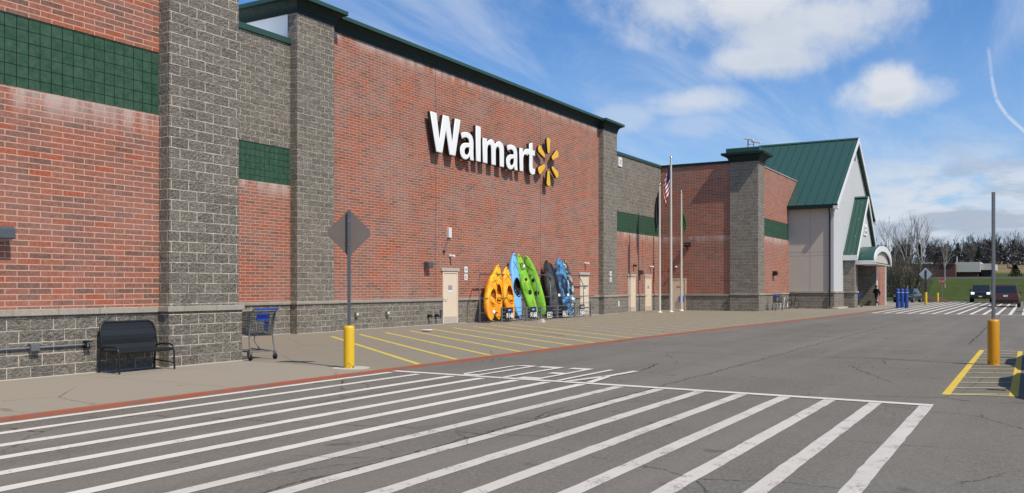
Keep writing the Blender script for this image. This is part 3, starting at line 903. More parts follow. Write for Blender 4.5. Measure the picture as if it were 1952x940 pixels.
# --- gabled entrance hall
VX, VR, VY, CX = 65.36, 82.6, 12.05, 74.0
for q in (VX, VR - .3):
    mb = MB(); mb.box(q, q + .3, VY + .3, 19.5, 0, 7.25); sp('hall_side_wall', mb, 'stucco_grey')
mb = MB(); mb.prism([(VX, VY, 4.2), (VR, VY, 4.2), (VR, VY, 7.45), (CX, VY, 13.0), (VX, VY, 7.45)], (0, .3, 0))
mb.box(VX, 69.0, VY, VY + .3, 0, 4.2); mb.box(78.6, VR, VY, VY + .3, 0, 4.2); sp('hall_front_wall', mb, 'stucco_white')
mb = MB(); mb.prism([(VX, 19.2, 7.0), (VR, 19.2, 7.0), (VR, 19.2, 7.45), (CX, 19.2, 13.0), (VX, 19.2, 7.45)], (0, .3, 0)); sp('hall_rear_gable', mb, 'stucco_white')
mb = MB(); mb.box(VX - .05, VX + .1, VY - .05, FY - .06, -.15, 1.12); mb.box(VX + .1, 69.0, VY - .05, VY + .1, -.15, 1.12); sp('wall_base', mb, 'split_block')
mb = MB(); mb.box(VX - .10, VX + .1, VY - .10, FY - .11, 1.12, 1.23); mb.box(VX + .1, 69.0, VY - .10, VY + .1, 1.12, 1.23); sp('stone_band', mb, 'stone_band')
mb = MB(); mb.box(VX - .18, 70.6, VY - .35, VY + .1, -.1, .09); sp('plinth', mb, 'lintel_stone', bevel=.02)
for z in (3.78, 4.05):
    mb = MB(); mb.box(VX - .003, VX + .02, VY + .3, FY - .003, z - .012, z + .012); sp('control_joint', mb, 'print_grey')
mb = MB(); mb.box(VX - .003, VX + .02, 13.66, 13.69, 1.23, 7.2); sp('control_joint', mb, 'print_grey')


def gable_roof(cx, half, y0, y1, ez, az, th, seam, name='gable_roof'):
    r = MB()
    for s in (-1, 1):
        e = Vector((cx + s * half, 0, ez)); a = Vector((cx, 0, az)); nrm = Vector((-(a - e).z * -s, 0, 0))
        r.hexa([(e.x, y0, e.z), (a.x, y0, a.z), (a.x, y1, a.z), (e.x, y1, e.z), (e.x, y0, e.z + th), (a.x, y0, a.z + th), (a.x, y1, a.z + th), (e.x, y1, e.z + th)])
    o = sp(name, r, 'roof_green')
    q = MB(); y = y0 + seam * .5
    sl_ = math.hypot(half, az - ez)
    while y < y1:
        for s in (-1, 1):
            ex, ax = cx + s * half, cx
            q.hexa([(ex, y - .02, ez + th), (ax, y - .02, az + th), (ax, y + .02, az + th), (ex, y + .02, ez + th),
                    (ex, y - .02, ez + th + .06), (ax, y - .02, az + th + .06), (ax, y + .02, az + th + .06), (ex, y + .02, ez + th + .06)])
        y += seam
    sp('roof_seam', q, 'roof_seam_shaded', parent=o, off=BL)
    # rake boards on the front edge
    for s in (-1, 1):
        t = MB(); ex = cx + s * half
        d = .28
        t.hexa([(ex, y0 - .05, ez - d + .05), (cx, y0 - .05, az - d + .05), (cx, y0 + .0, az - d + .05), (ex, y0 + .0, ez - d + .05),
                (ex, y0 - .05, ez + th + .04), (cx, y0 - .05, az + th + .04), (cx, y0 + .0, az + th + .04), (ex, y0 + .0, ez + th + .04)])
        sp('rake_board', t, 'white_paint')
    # ridge cap
    c = MB(); c.hexa([(cx - .2, y0, az + th - .06), (cx, y0, az + th + .04), (cx, y1, az + th + .04), (cx - .2, y1, az + th - .06), (cx - .2, y0, az + th - .04), (cx, y0, az + th + .09), (cx, y1, az + th + .09), (cx - .2, y1, az + th - .04)])
    c.hexa([(cx, y0, az + th + .04), (cx + .2, y0, az + th - .06), (cx + .2, y1, az + th - .06), (cx, y1, az + th + .04), (cx, y0, az + th + .09), (cx + .2, y0, az + th - .04), (cx + .2, y1, az + th - .04), (cx, y1, az + th + .09)])
    sp('ridge_cap', c, 'roof_green')
    return o


gable_roof(CX, 9.0, 11.75, 19.6, 7.25, 13.15, .14, .62)
mb = MB(); mb.box(64.86, 65.02, 11.72, FY + 3, 7.12, 7.40); sp('gutter', mb, 'green_metal_dark', bevel=.02)
for q0, q1 in ((64.75, 65.4), (82.6, 83.15)):
    mb = MB(); mb.box(q0, q1, 11.68, 11.98, 7.06, 7.26); sp('eave_return', mb, 'white_paint')
mb = MB(); mb.tube([(64.98, 12.3, 7.14), (65.0, 12.3, 7.05), (65.27, 12.3, 6.7), (65.29, 12.3, 6.4), (65.29, 12.3, 1.3), (65.22, 12.3, 1.1), (65.22, 12.3, .12)], .055, 8); sp('downspout', mb, 'black_metal')
mb = MB(); mb.box(73.8, 74.2, VY - .03, VY + .1, 11.55, 12.3); sp('gable_vent', mb, 'green_metal_dark')
# --- porch
PC = 74.02
mb = MB(); mb.box(69.0, 70.35, 11.25, 12.5, 0, 3.75); sp('porch_pier', mb, 'split_block')
mb = MB(); mb.box(68.92, 70.43, 11.17, 12.1, 1.12, 1.23); sp('stone_band', mb, 'stone_band')
mb = MB(); mb.prism([(69.0, 11.3, 3.75), (79.0, 11.3, 3.75), (PC, 11.3, 8.4)], (0, .25, 0)); sp('porch_gable_wall', mb, 'stucco_white')
gable_roof(PC, 5.2, 11.05, VY - .01, 3.72, 8.5, .12, .31, 'porch_roof')
for q in (68.78, 79.16):
    mb = MB(); mb.box(q, q + .08, 11.02, 12.04, 3.52, 3.9); sp('porch_fascia', mb, 'white_paint')
mb = MB(); mb.box(73.85, 74.19, 11.27, 11.35, 7.15, 7.75); sp('gable_vent', mb, 'green_metal_dark')
gs = MB(); gs.box(73.2, 74.6, 11.22, 11.31, 5.6, 6.5); o = sp('gable_sign', gs, 'paper_white', 'small white panel with grey lettering')
mb = MB(); mb.box(73.35, 73.55, 11.212, 11.23, 5.75, 6.35); mb.box(73.65, 74.45, 11.212, 11.23, 5.75, 5.95); mb.box(73.65, 74.3, 11.212, 11.23, 6.1, 6.25); mb.build('gable_sign_print', 'print_grey', o, off=BL)
# arched canopy
arc = [(PC + 4.5 * math.cos(math.pi * (1 - i / 24)), 3.5 + 1.2 * math.sin(math.pi * i / 24)) for i in range(25)]
arc_in = [(PC + 4.35 * math.cos(math.pi * (1 - i / 24)), 3.42 + 1.08 * math.sin(math.pi * i / 24)) for i in range(25)]
mb = MB()
for i in range(24):
    (x0, z0), (x1, z1) = arc[i], arc[i + 1]; (u0, w0), (u1, w1) = arc_in[i], arc_in[i + 1]
    mb.hexa([(u0, 10.0, w0), (u1, 10.0, w1), (u1, 11.6, w1), (u0, 11.6, w0), (x0, 10.0, z0), (x1, 10.0, z1), (x1, 11.6, z1), (x0, 11.6, z0)])
sp('canopy_vault', mb, 'roof_green')
mb = MB()
for i in range(24):
    f = 1.0; (x0, z0), (x1, z1) = arc[i], arc[i + 1]
    k = .93
    u0, w0 = PC + (x0 - PC) * k, 3.28 + (z0 - 3.5) * .86; u1, w1 = PC + (x1 - PC) * k, 3.28 + (z1 - 3.5) * .86
    mb.hexa([(u0, 9.9, w0), (u1, 9.9, w1), (u1, 9.997, w1), (u0, 9.997, w0), (x0, 9.9, z0 + .03), (x1, 9.9, z1 + .03), (x1, 9.997, z1 + .03), (x0, 9.997, z0 + .03)])
sp('canopy_arch_board', mb, 'white_paint')
mb = MB(); mb.prism([(x, 10.12, max(3.3, z)) for x, z in arc_in], (0, .06, 0)); sp('canopy_front_panel', mb, 'stucco_grey')
for q in (69.44, 78.5):
    mb = MB(); mb.box(q, q + .09, 9.9, 11.5, 3.22, 3.52); sp('canopy_fascia', mb, 'white_paint')
mb = MB(); mb.box(69.6, 78.4, 10.05, 11.6, 3.26, 3.34); sp('canopy_soffit', mb, 'stucco_grey')
# entrance: glazed doors in the dark, block side wall, brick end pier
mb = MB(); mb.box(70.35, 77.5, 12.6, 12.66, 0.02, 3.3); d = sp('entrance_doors', mb, 'glass_dark', 'dark glazed sliding entrance doors')
mb = MB()
for x in (70.4, 72.1, 73.9, 75.7, 77.3): mb.box(x, x + .09, 12.55, 12.61, .02, 3.3)
mb.box(70.4, 77.4, 12.555, 12.6, 2.3, 2.42); mb.build('door_frame', 'grey_metal', d, off=BL)
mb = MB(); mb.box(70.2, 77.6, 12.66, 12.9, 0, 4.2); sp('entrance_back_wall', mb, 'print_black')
mb = MB(); mb.box(77.4, 78.0, 10.95, 12.66, 0, 3.5); sp('entrance_side_wall', mb, 'split_block')
mb = MB(); mb.box(78.0, 83.0, 11.0, 12.3, 0, 3.9); sp('brick_end_pier', mb, 'brick')
mb = MB(); mb.box(77.42, 77.9, 10.90, 11.0, 0, 3.5); mb.box(82.75, 83.05, 10.92, 11.02, 0, 3.9); mb.box(78.0, 82.75, 10.93, 11.02, 3.62, 3.9); sp('pier_trim', mb, 'white_paint')
mb = MB(); mb.box(79.6, 81.9, 10.975, 11.02, 0, 3.0); sp('pier_recess', mb, 'brick')
mb = MB(); mb.box(70.5, 71.2, 12.3, 12.34, 1.7, 2.3); sp('entrance_poster', mb, 'orange_print')
for (x0, x1, y) in ((-14, 11.27, LY), (11.27, 13.1, 14.36), (13.1, 21.36, SY), (21.37, 23.27, PY), (23.28, 30.1, SY), (31.3, 45.5, SY), (45.52, 47.5, PY)):
    mb = MB(); mb.box(x0, x1, y - .085, y - .045, -.02, .014); sp('base_joint', mb, 'concrete_patch', bevel=.006)
# flat roofs behind the parapets make the shop a solid block
mb = MB(); mb.box(-14, 12.66, LY + .4, 60, 9.2, 9.3); mb.box(12.66, 56.3, 21.6, 60, 9.2, 9.32); mb.box(56.3, 90, 15.6, 60, 9.2, 9.31); sp('flat_roof', mb, 'white_membrane')
mb = MB(); mb.box(82.6, 98, 24, 24.4, 0, 9.2); mb.box(97.6, 98, 24.4, 60, 0, 9.2); mb.box(-14, -13.6, LY + .4, 60, 0, 9.2); mb.box(-14, 98, 60, 60.4, 0, 9.4); sp('rear_wall', mb, 'split_block')


def door(x0, x1, y, h=2.13, sign=True):
    a = MB(); a.box(x0, x1, y - .03, y + .05, 0.01, h)
    o = sp('door', a, 'beige_door')
    a = MB(); a.box(x0 - .06, x0, y - .055, y + .05, 0, h + .05); a.box(x1, x1 + .06, y - .055, y + .05, 0, h + .05); a.box(x0, x1, y - .055, y + .05, h, h + .05)
    a.build('door_frame', 'beige_door', o, off=BL)
    a = MB(); a.box(x0 + .02, x1 - .02, y - .034, y - .031, .04, .30); a.build('kick_plate', 'lintel_stone', o, off=BL)
    a = MB(); a.box(x0 - .02, x1 + .02, y - .06, y - .03, 0.002, .022); a.build('threshold', 'steel_galv', o, off=BL)
    a = MB(); a.box(x0 - .16, x1 + .16, y - .07, y + .05, h + .08, h + .22); sp('lintel', a, 'lintel_stone', bevel=.008)
    a = MB(); a.tube([(x0 + .09, y - .03, 1.02), (x0 + .09, y - .09, 1.02), (x0 + .22, y - .09, 1.02)], .014, 6); a.build('door_handle', 'steel_galv', o, off=BL)
    if sign:
        a = MB(); a.box(x0 + .36, x0 + .64, y - .037, y - .028, 1.42, 1.62); p = a.build('door_sign', 'print_grey', o, off=BL)
        a = MB(); a.box(x0 + .36, x0 + .66, y - .037, y - .028, 1.33, 1.40); a.build('door_notice', 'paper_white', o, off=BL)


for (a, b) in DOORS: door(a, b, SY)
door(*NDOORS[0], NY, sign=False); door(*NDOORS[1], NY)
a = MB(); a.box(WX - .03, WX + .05, WD[0], WD[1], .01, 2.05); o = sp('door', a, 'beige_door', 'beige steel door in the shaded brick wall')
a = MB(); a.box(WX - .055, WX + .05, WD[0] - .06, WD[0], 0, 2.1); a.box(WX - .055, WX + .05, WD[1], WD[1] + .06, 0, 2.1); a.box(WX - .055, WX + .05, WD[0], WD[1], 2.05, 2.1); a.build('door_frame', 'beige_door', o, off=BL)
a = MB(); a.box(WX - .037, WX - .028, WD[0] + .3, WD[0] + .6, 1.5, 1.6); a.build('door_notice', 'orange_print', o, off=BL)
a = MB(); a.box(WX - .12, WX - .03, WD[0] + .1, WD[0] + .4, .55, .95); a.build('door_box', 'print_blue', o, off=BL)

# ------------------------------------------------------------------ store name and emblem on the facade
SIGN_Y = 20.90
sign = thing('store_sign', 'large white raised letters spelling the store name on brick facade', 'sign', (33.2, SIGN_Y, 7.0))


def fit(pts, x0, x1, z0, z1):
    return [(x0 + (x1 - x0) * px - 33.2, z0 + (z1 - z0) * pz - 7.0) for px, pz in pts]


def smooth_loop(pts, sharp):
    """subdivide a closed loop with a Catmull-Rom curve; indices in sharp stay corners"""
    n = len(pts); out = []
    for i in range(n):
        p1, p2 = Vector(pts[i]), Vector(pts[(i + 1) % n])
        p0 = Vector(pts[i - 1]) if i not in sharp else p1
        p3 = Vector(pts[(i + 2) % n]) if ((i + 1) % n) not in sharp else p2
        out.append(tuple(p1))
        if i in sharp and (i + 1) % n in sharp: continue
        for t in (.33, .67):
            q = .5 * (2 * p1 + (p2 - p0) * t + (2 * p0 - 5 * p1 + 4 * p2 - p3) * t * t + (3 * p1 - p0 - 3 * p2 + p3) * t ** 3)
            out.append(tuple(q))
    return out


A_OUT = smooth_loop([(.70, 0), (.985, 0), (.955, .12), (.945, .25), (.945, .60), (.92, .78), (.84, .91), (.70, .98), (.50, 1.0), (.32, .985), (.16, .94), (.08, .90), (.145, .69), (.27, .75), (.42, .785), (.55, .765), (.62, .71), (.64, .625),
                     (.45, .61), (.26, .57), (.12, .485), (.04, .37), (.025, .24), (.07, .11), (.17, .02), (.32, -.02), (.48, 0), (.60, .06), (.68, .13)], {0, 1, 11, 12, 17, 28})
A_IN = smooth_loop([(.64, .445), (.50, .43), (.40, .39), (.34, .32), (.345, .24), (.41, .185), (.50, .18), (.59, .23), (.64, .31)], {0})
GL = [
    ([[(0, 1), (.20, 1), (.295, .36), (.405, 1), (.605, 1), (.715, .36), (.805, 1), (1, 1), (.82, 0), (.615, 0), (.505, .60), (.39, 0), (.185, 0)]], 28.86, 31.06, 7.03, 8.62),
    ([A_OUT, A_IN], 30.98, 32.12, 7.0, 8.18),
    ([[(0, 0), (1, 0), (1, 1), (0, 1)]], 32.24, 32.64, 7.02, 8.58),
    ([smooth_loop([(0, 0), (.215, 0), (.215, .58), (.25, .70), (.31, .745), (.365, .72), (.39, .62), (.39, 0), (.605, 0), (.605, .58), (.635, .70), (.69, .745), (.75, .72), (.78, .62), (.78, 0), (1, 0), (1, .64), (.98, .82), (.92, .94), (.81, 1.0), (.70, .98), (.62, .91), (.57, .84), (.52, .94), (.43, 1.0), (.34, .98), (.26, .92), (.205, .84), (.20, .97), (0, .97)],
                  {0, 1, 2, 6, 7, 8, 9, 13, 14, 15, 16, 22, 27, 28, 29})], 32.80, 34.62, 7.02, 8.17),
    ([A_OUT, A_IN], 34.78, 35.90, 7.0, 8.17),
    ([smooth_loop([(0, 0), (.44, 0), (.44, .50), (.49, .64), (.61, .72), (.78, .73), (.97, .70), (1.0, .985), (.85, 1.0), (.68, .97), (.52, .88), (.43, .76), (.42, .97), (0, .97)], {0, 1, 2, 6, 7, 11, 12, 13})], 36.04, 36.84, 7.02, 8.17),
    ([smooth_loop([(.22, .24), (.25, .10), (.36, .015), (.55, -.02), (.78, -.01), (.97, .025), (.95, .20), (.82, .185), (.70, .20), (.655, .28), (.655, .58), (.96, .58), (.96, .76), (.655, .76), (.655, 1.0), (.22, .93), (.22, .76), (0, .76), (0, .58), (.22, .58)],
                  {0, 5, 6, 9, 10, 11, 12, 13, 14, 15, 16, 17, 18, 19})], 36.80, 37.58, 7.0, 8.56),
]
for loops, x0, x1, z0, z1 in GL:
    curve_solid([fit(l, x0, x1, z0, z1) for l in loops], .20, .045, 'letter', 'letter_white', sign)
emb = thing('emblem_sign', 'yellow sunburst emblem of six raised rays on brick facade', 'sign', (38.99, SIGN_Y, 7.80))
for k in range(6):
    a = R_(90 + 60 * k); dx, dz = math.cos(a), math.sin(a); nx, nz = -dz, dx
    lp = []
    ro, ri, wo, wi = 1.22, .42, .20, .115
    for i in range(9):
        t = math.pi * i / 8 - math.pi / 2
        q = ro - wo + wo * math.cos(t) * .75 + wo * .25; lp.append((dx * q + nx * wo * math.sin(t), dz * q + nz * wo * math.sin(t)))
    for i in range(7):
        t = math.pi * i / 6 + math.pi / 2
        q = ri + wi + wi * math.cos(t); lp.append((dx * q + nx * wi * math.sin(t), dz * q + nz * wi * math.sin(t)))
    curve_solid([lp], .15, .035, 'ray', 'emblem_yellow', emb)

# ------------------------------------------------------------------ small fittings on the walls


def wall_pack(name, label, loc, w=.32, h=.24, d=.22, rz=0., mat='grey_metal'):
    t = thing(name, label, 'wall lamp', loc, rz, 'lamps fixed to the store walls')
    a = MB(); a.prism([(-w / 2, .02, -h / 2), (-w / 2, -d, -h / 2 + .05), (-w / 2, -d, h / 2 - .03), (-w / 2, -d * .7, h / 2), (-w / 2, .02, h / 2)], (w, 0, 0)); a.build('housing', mat, t, bevel=.012)
    a = MB(); a.quad((-w / 2 + .03, -.02, -h / 2 - .004), (w / 2 - .03, -.02, -h / 2 - .004), (w / 2 - .03, -d + .03, -h / 2 + .042), (-w / 2 + .03, -d + .03, -h / 2 + .042)); a.build('lens', 'lamp_glass', t)
    return t


wall_pack('wall_lamp', 'big grey box lamp on the left brick wall, cut by picture edge', (8.10, LY, 2.42), .5, .25, .26, mat='steel_pole_dark')
wall_pack('wall_lamp', 'small dark box lamp left of the door beside the kayaks', (29.02, SY, 2.42), .34, .27, .26, mat='steel_pole_dark')
wall_pack('wall_lamp', 'small dark lamp above right of the two narrow doors', (52.42, NY, 2.46), .34, .3, .28, mat='steel_pole_dark')
wall_pack('wall_lamp', 'black lamp on the brick bay right of the grey corner pier', (60.9, FY, 2.46), .34, .34, .3, mat='black_metal')
t = thing('flood_lamp', 'black floodlight on the shaded brick wall behind the flagpoles', 'wall lamp', (WX, 19.58, 4.33))
a = MB(); a.box(-.34, -.06, -.2, .2, -.14, .14); a.build('housing', 'black_metal', t, bevel=.03)
a = MB(); a.box(-.06, .02, -.06, .06, -.06, .06); a.tube([(-.2, 0, -.12), (-.12, 0, -.3), (0, 0, -.3)], .03, 6); a.build('bracket', 'black_metal', t)
a = MB(); a.quad((-.345, -.16, .02), (-.345, .16, .02), (-.30, .16, .142), (-.30, -.16, .142)); a.build('lens', 'lamp_glass', t)


def camera_fit(label, loc, mat='white_plastic', rz=0.):
    t = thing('security_camera', label, 'security camera', loc, rz, 'small cameras and sensors on the walls')
    a = MB(); a.box(-.05, .05, -.03, .01, -.05, .05); a.tube([(0, -.02, -.02), (0, -.1, -.05)], .018, 6); a.build('bracket', mat, t)
    a = MB(); a.lathe([(.045, -.09), (.06, -.08), (.06, .12), (.05, .14)], (0, -.16, -.04), 'y', 10); a.build('housing', mat, t)
    return t


camera_fit('small white camera over the door left of the kayaks', (30.72, SY, 2.88))
camera_fit('small white camera over the door right of the kayaks', (43.79, SY, 2.87))
camera_fit('small black camera over the first of two narrow doors', (51.5, NY, 2.92), 'black_metal')
camera_fit('small white camera over the second of two narrow doors', (54.3, NY, 2.90))
camera_fit('small white camera over the door in shaded brick wall', (WX, 20.38, 2.92), rz=-R_(90))
t = thing('alarm_box', 'white box with a dangling cable high on the brick facade', 'box', (30.62, SY, 3.82))
a = MB(); a.box(-.11, .11, -.1, .01, -.2, .22); a.build('housing', 'white_plastic', t, bevel=.01)
a = MB(); a.tube([(-.05, -.04, -.2), (-.1, -.05, -.35), (-.2, -.03, -.45), (-.22, -.04, -.62), (-.36, -.05, -.74)], .022, 6); a.ball((-.36, -.06, -.76), .07); a.build('cable', 'steel_pole_dark', t)


def placard(label, loc, n_mark, group='small notices on the walls', rz=0., w=.24, h=.25):
    t = thing('wall_notice', label, 'notice', loc, rz, group)
    a = MB(); a.box(-w / 2, w / 2, -.012, .004, -h / 2, h / 2); a.build('panel', 'paper_white', t)
    a = MB()
    if n_mark == 0: a.box(-.06, .06, -.016, -.0125, -.05, .06)
    else: a.box(-.07, -.02, -.016, -.0125, -.07, .07); a.box(-.015, .06, -.016, -.0125, -.07, -.02); a.box(-.015, .06, -.016, -.0125, .02, .06)
    a.build('print', 'print_grey', t)


placard('upper of two white notices right of the door by the kayaks', (31.94, SY, 2.30), 0)
placard('lower of two white notices right of the door by the kayaks', (31.94, SY, 1.98), 1)
placard('upper of two white notices on the block pier right of the kayaks', (46.55, PY, 2.32), 0)
placard('lower of two white notices on the block pier right of the kayaks', (46.55, PY, 1.98), 1)
t = thing('roof_sign', 'white square sign with dark slash high on grey block wall', 'sign', (49.35, NY, 9.12))
a = MB(); a.box(-.26, .26, -.06, .004, -.27, .27); a.build('panel', 'paper_white', t)
a = MB(); a.hexa([(-.16, -.066, -.08), (-.08, -.066, -.16), (-.08, -.061, -.16), (-.16, -.061, -.08), (.08, -.066, .16), (.16, -.066, .08), (.16, -.061, .08), (.08, -.061, .16)]); a.box(-.15, -.05, -.066, -.061, .06, .15); a.box(.05, .15, -.066, -.061, -.16, -.07); a.build('print', 'print_grey', t)

t = thing('conduit', 'grey electrical conduit with junction box along the left wall base', 'conduit', (8.7, LY - .05, .52))
a = MB(); a.tube([(-9, -.03, 0), (.98, -.03, 0)], .016, 8); a.build('pipe', 'steel_galv', t)
a = MB(); a.box(-.02, .14, -.10, .02, -.06, .075); a.build('junction_box', 'grey_metal', t, bevel=.01)
a = MB(); a.box(.98, 1.005, -.10, .02, -.06, .06); a.box(.98, 1.1, -.10, .02, .045, .062); a.box(.98, 1.1, -.10, .02, -.062, -.045); a.build('outlet_cover', 'black_metal', t)
a = MB(); a.box(1.01, 1.06, -.05, .0, -.03, .03); a.build('socket', 'paper_white', t)
for lab, x in (('small grey outlet box behind the left yellow post', 24.64), ('small grey outlet box midway along the facade base', 26.42)):
    t = thing('outlet_box', lab, 'outlet', (x, SY - .05, .52), group='outlet boxes along the wall base')
    a = MB(); a.box(-.07, .07, -.08, .01, -.08, .1); a.build('housing', 'grey_metal', t, bevel=.01)
    a = MB(); a.box(-.05, .05, -.10, -.081, .0, .09); a.build('cover', 'white_plastic', t)
for lab, x in (('left of two dark hose fittings low beside the beige door', 29.1), ('right of two dark hose fittings low beside the beige door', 29.6)):
    t = thing('hose_fitting', lab, 'fitting', (x, SY - .05, .37), group='hose fittings at the wall base')
    a = MB(); a.tube([(0, .02, 0), (0, -.16, 0), (0, -.2, -.05)], .045, 8); a.build('pipe', 'black_metal', t)
    a = MB(); a.lathe([(.075, -.02), (.075, .02)], (0, -.01, 0), 'y', 12); a.tube([(-.08, -.12, .05), (.08, -.12, .05)], .015, 6); a.build('valve', 'black_metal', t)
t = thing('meter_box', 'small dark box low on the wall beside the beige door', 'box', (29.97, SY - .05, .47))
a = MB(); a.box(-.06, .06, -.07, .01, -.14, .14); a.build('housing', 'steel_pole_dark', t, bevel=.01)
t = thing('standpipe', 'white pipe with dark bracket at the grey wall base', 'pipe', (48.9, NY - .05, .42))
a = MB(); a.box(-.05, .12, -.09, .0, -.05, .3); a.build('cover', 'white_plastic', t)
a = MB(); a.tube([(-.18, -.05, -.4), (-.18, -.05, .2)], .04, 6); a.build('pipe', 'black_metal', t)

# camera mast on the corner pier
t = thing('roof_cameras', 'white camera mast with two angled heads on the corner pier', 'camera mast', (56.6, 15.7, 10.42))
a = MB(); a.tube([(0, 0, 0), (0, 0, .62)], .045, 8); a.tube([(-.25, .1, 0), (0, 0, .55)], .02, 6); a.tube([(.2, -.3, 0), (.2, -.3, .5)], .03, 6); a.tube([(0, 0, .3), (.2, -.3, .3)], .02, 6); a.build('mast', 'steel_galv', t)
for (x, y, z) in ((0, 0, .62), (.2, -.42, .42)):
    a = MB(); a.hexa([(x - .1, y - .34, z - .09), (x + .1, y - .34, z - .09), (x + .1, y + .26, z + .03), (x - .1, y + .26, z + .03), (x - .1, y - .34, z + .02), (x + .1, y - .34, z + .02), (x + .1, y + .26, z + .14), (x - .1, y + .26, z + .14)]); a.build('camera_head', 'white_plastic', t, bevel=.02)

# ------------------------------------------------------------------ bench


def make_bench(label, loc, rz=0.):
    t = thing('bench', label, 'bench', loc, rz, 'black benches against the walls')
    W = 1.24; h = W / 2
    prof_seat = [(-.29, .385), (-.295, .42), (-.27, .437), (-.12, .432), (.04, .415), (.15, .42), (.20, .455)]
    prof_back = [(.20, .455), (.23, .53), (.225, .62), (.23, .70), (.27, .80), (.295, .90), (.30, .935)]
    def sheet(prof, name):
        a = MB(); n = len(prof)
        v = [(x, y, z) for (y, z) in prof for x in (-h + .03, h - .03)] + [(x, y + .012, z - .012) for (y, z) in prof for x in (-h + .03, h - .03)]
        fs = [(2 * i, 2 * i + 1, 2 * i + 3, 2 * i + 2) for i in range(n - 1)] + [(2 * n + 2 * i, 2 * n + 2 * i + 2, 2 * n + 2 * i + 3, 2 * n + 2 * i + 1) for i in range(n - 1)]
        fs += [(2 * i, 2 * i + 2, 2 * n + 2 * i + 2, 2 * n + 2 * i) for i in range(n - 1)] + [(2 * i + 1, 2 * n + 2 * i + 1, 2 * n + 2 * i + 3, 2 * i + 3) for i in range(n - 1)]
        fs += [(0, 2 * n, 2 * n + 1, 1), (2 * n - 2, 2 * n - 1, 4 * n - 1, 4 * n - 2)]
        a.add(v, fs); return a.build(name, 'bench_mesh', t)
    sheet(prof_seat, 'seat'); sheet(prof_back, 'backrest')
    a = MB()
    a.tube([(-h, .29, .0), (-h, .27, .3), (-h, .21, .46), (-h + .01, .225, .64), (-h + .01, .26, .80), (-h + .04, .295, .90), (-h + .12, .31, .955), (h - .12, .31, .955), (h - .04, .295, .90), (h - .01, .26, .80), (h - .01, .225, .64), (h, .21, .46), (h, .27, .3), (h, .29, 0)], .021, 8)
    a.build('back_frame', 'black_metal', t)
    for s in (-1, 1):
        a = MB(); x = s * h
        a.tube([(x, .24, .44), (x, .1, .495), (x, -.18, .50), (x, -.26, .48), (x, -.305, .42), (x, -.315, .3), (x, -.33, 0)], .019, 8)
        a.build('arm_frame', 'black_metal', t)
        a = MB(); a.tube([(x, .275, .17), (x, -.32, .13)], .013, 6); a.build('stretcher', 'black_metal', t)
    a = MB(); a.tube([(-h, -.285, .40), (h, -.285, .40)], .016, 8); a.build('seat_rail', 'black_metal', t)
    return t


make_bench('black perforated metal bench against the left block wall', (10.50, 14.22, 0)).scale = (.94, .94, .95)
make_bench('dark bench beside the bicycle near the gabled entrance', (66.2, 14.6, 0))

# ------------------------------------------------------------------ shopping carts


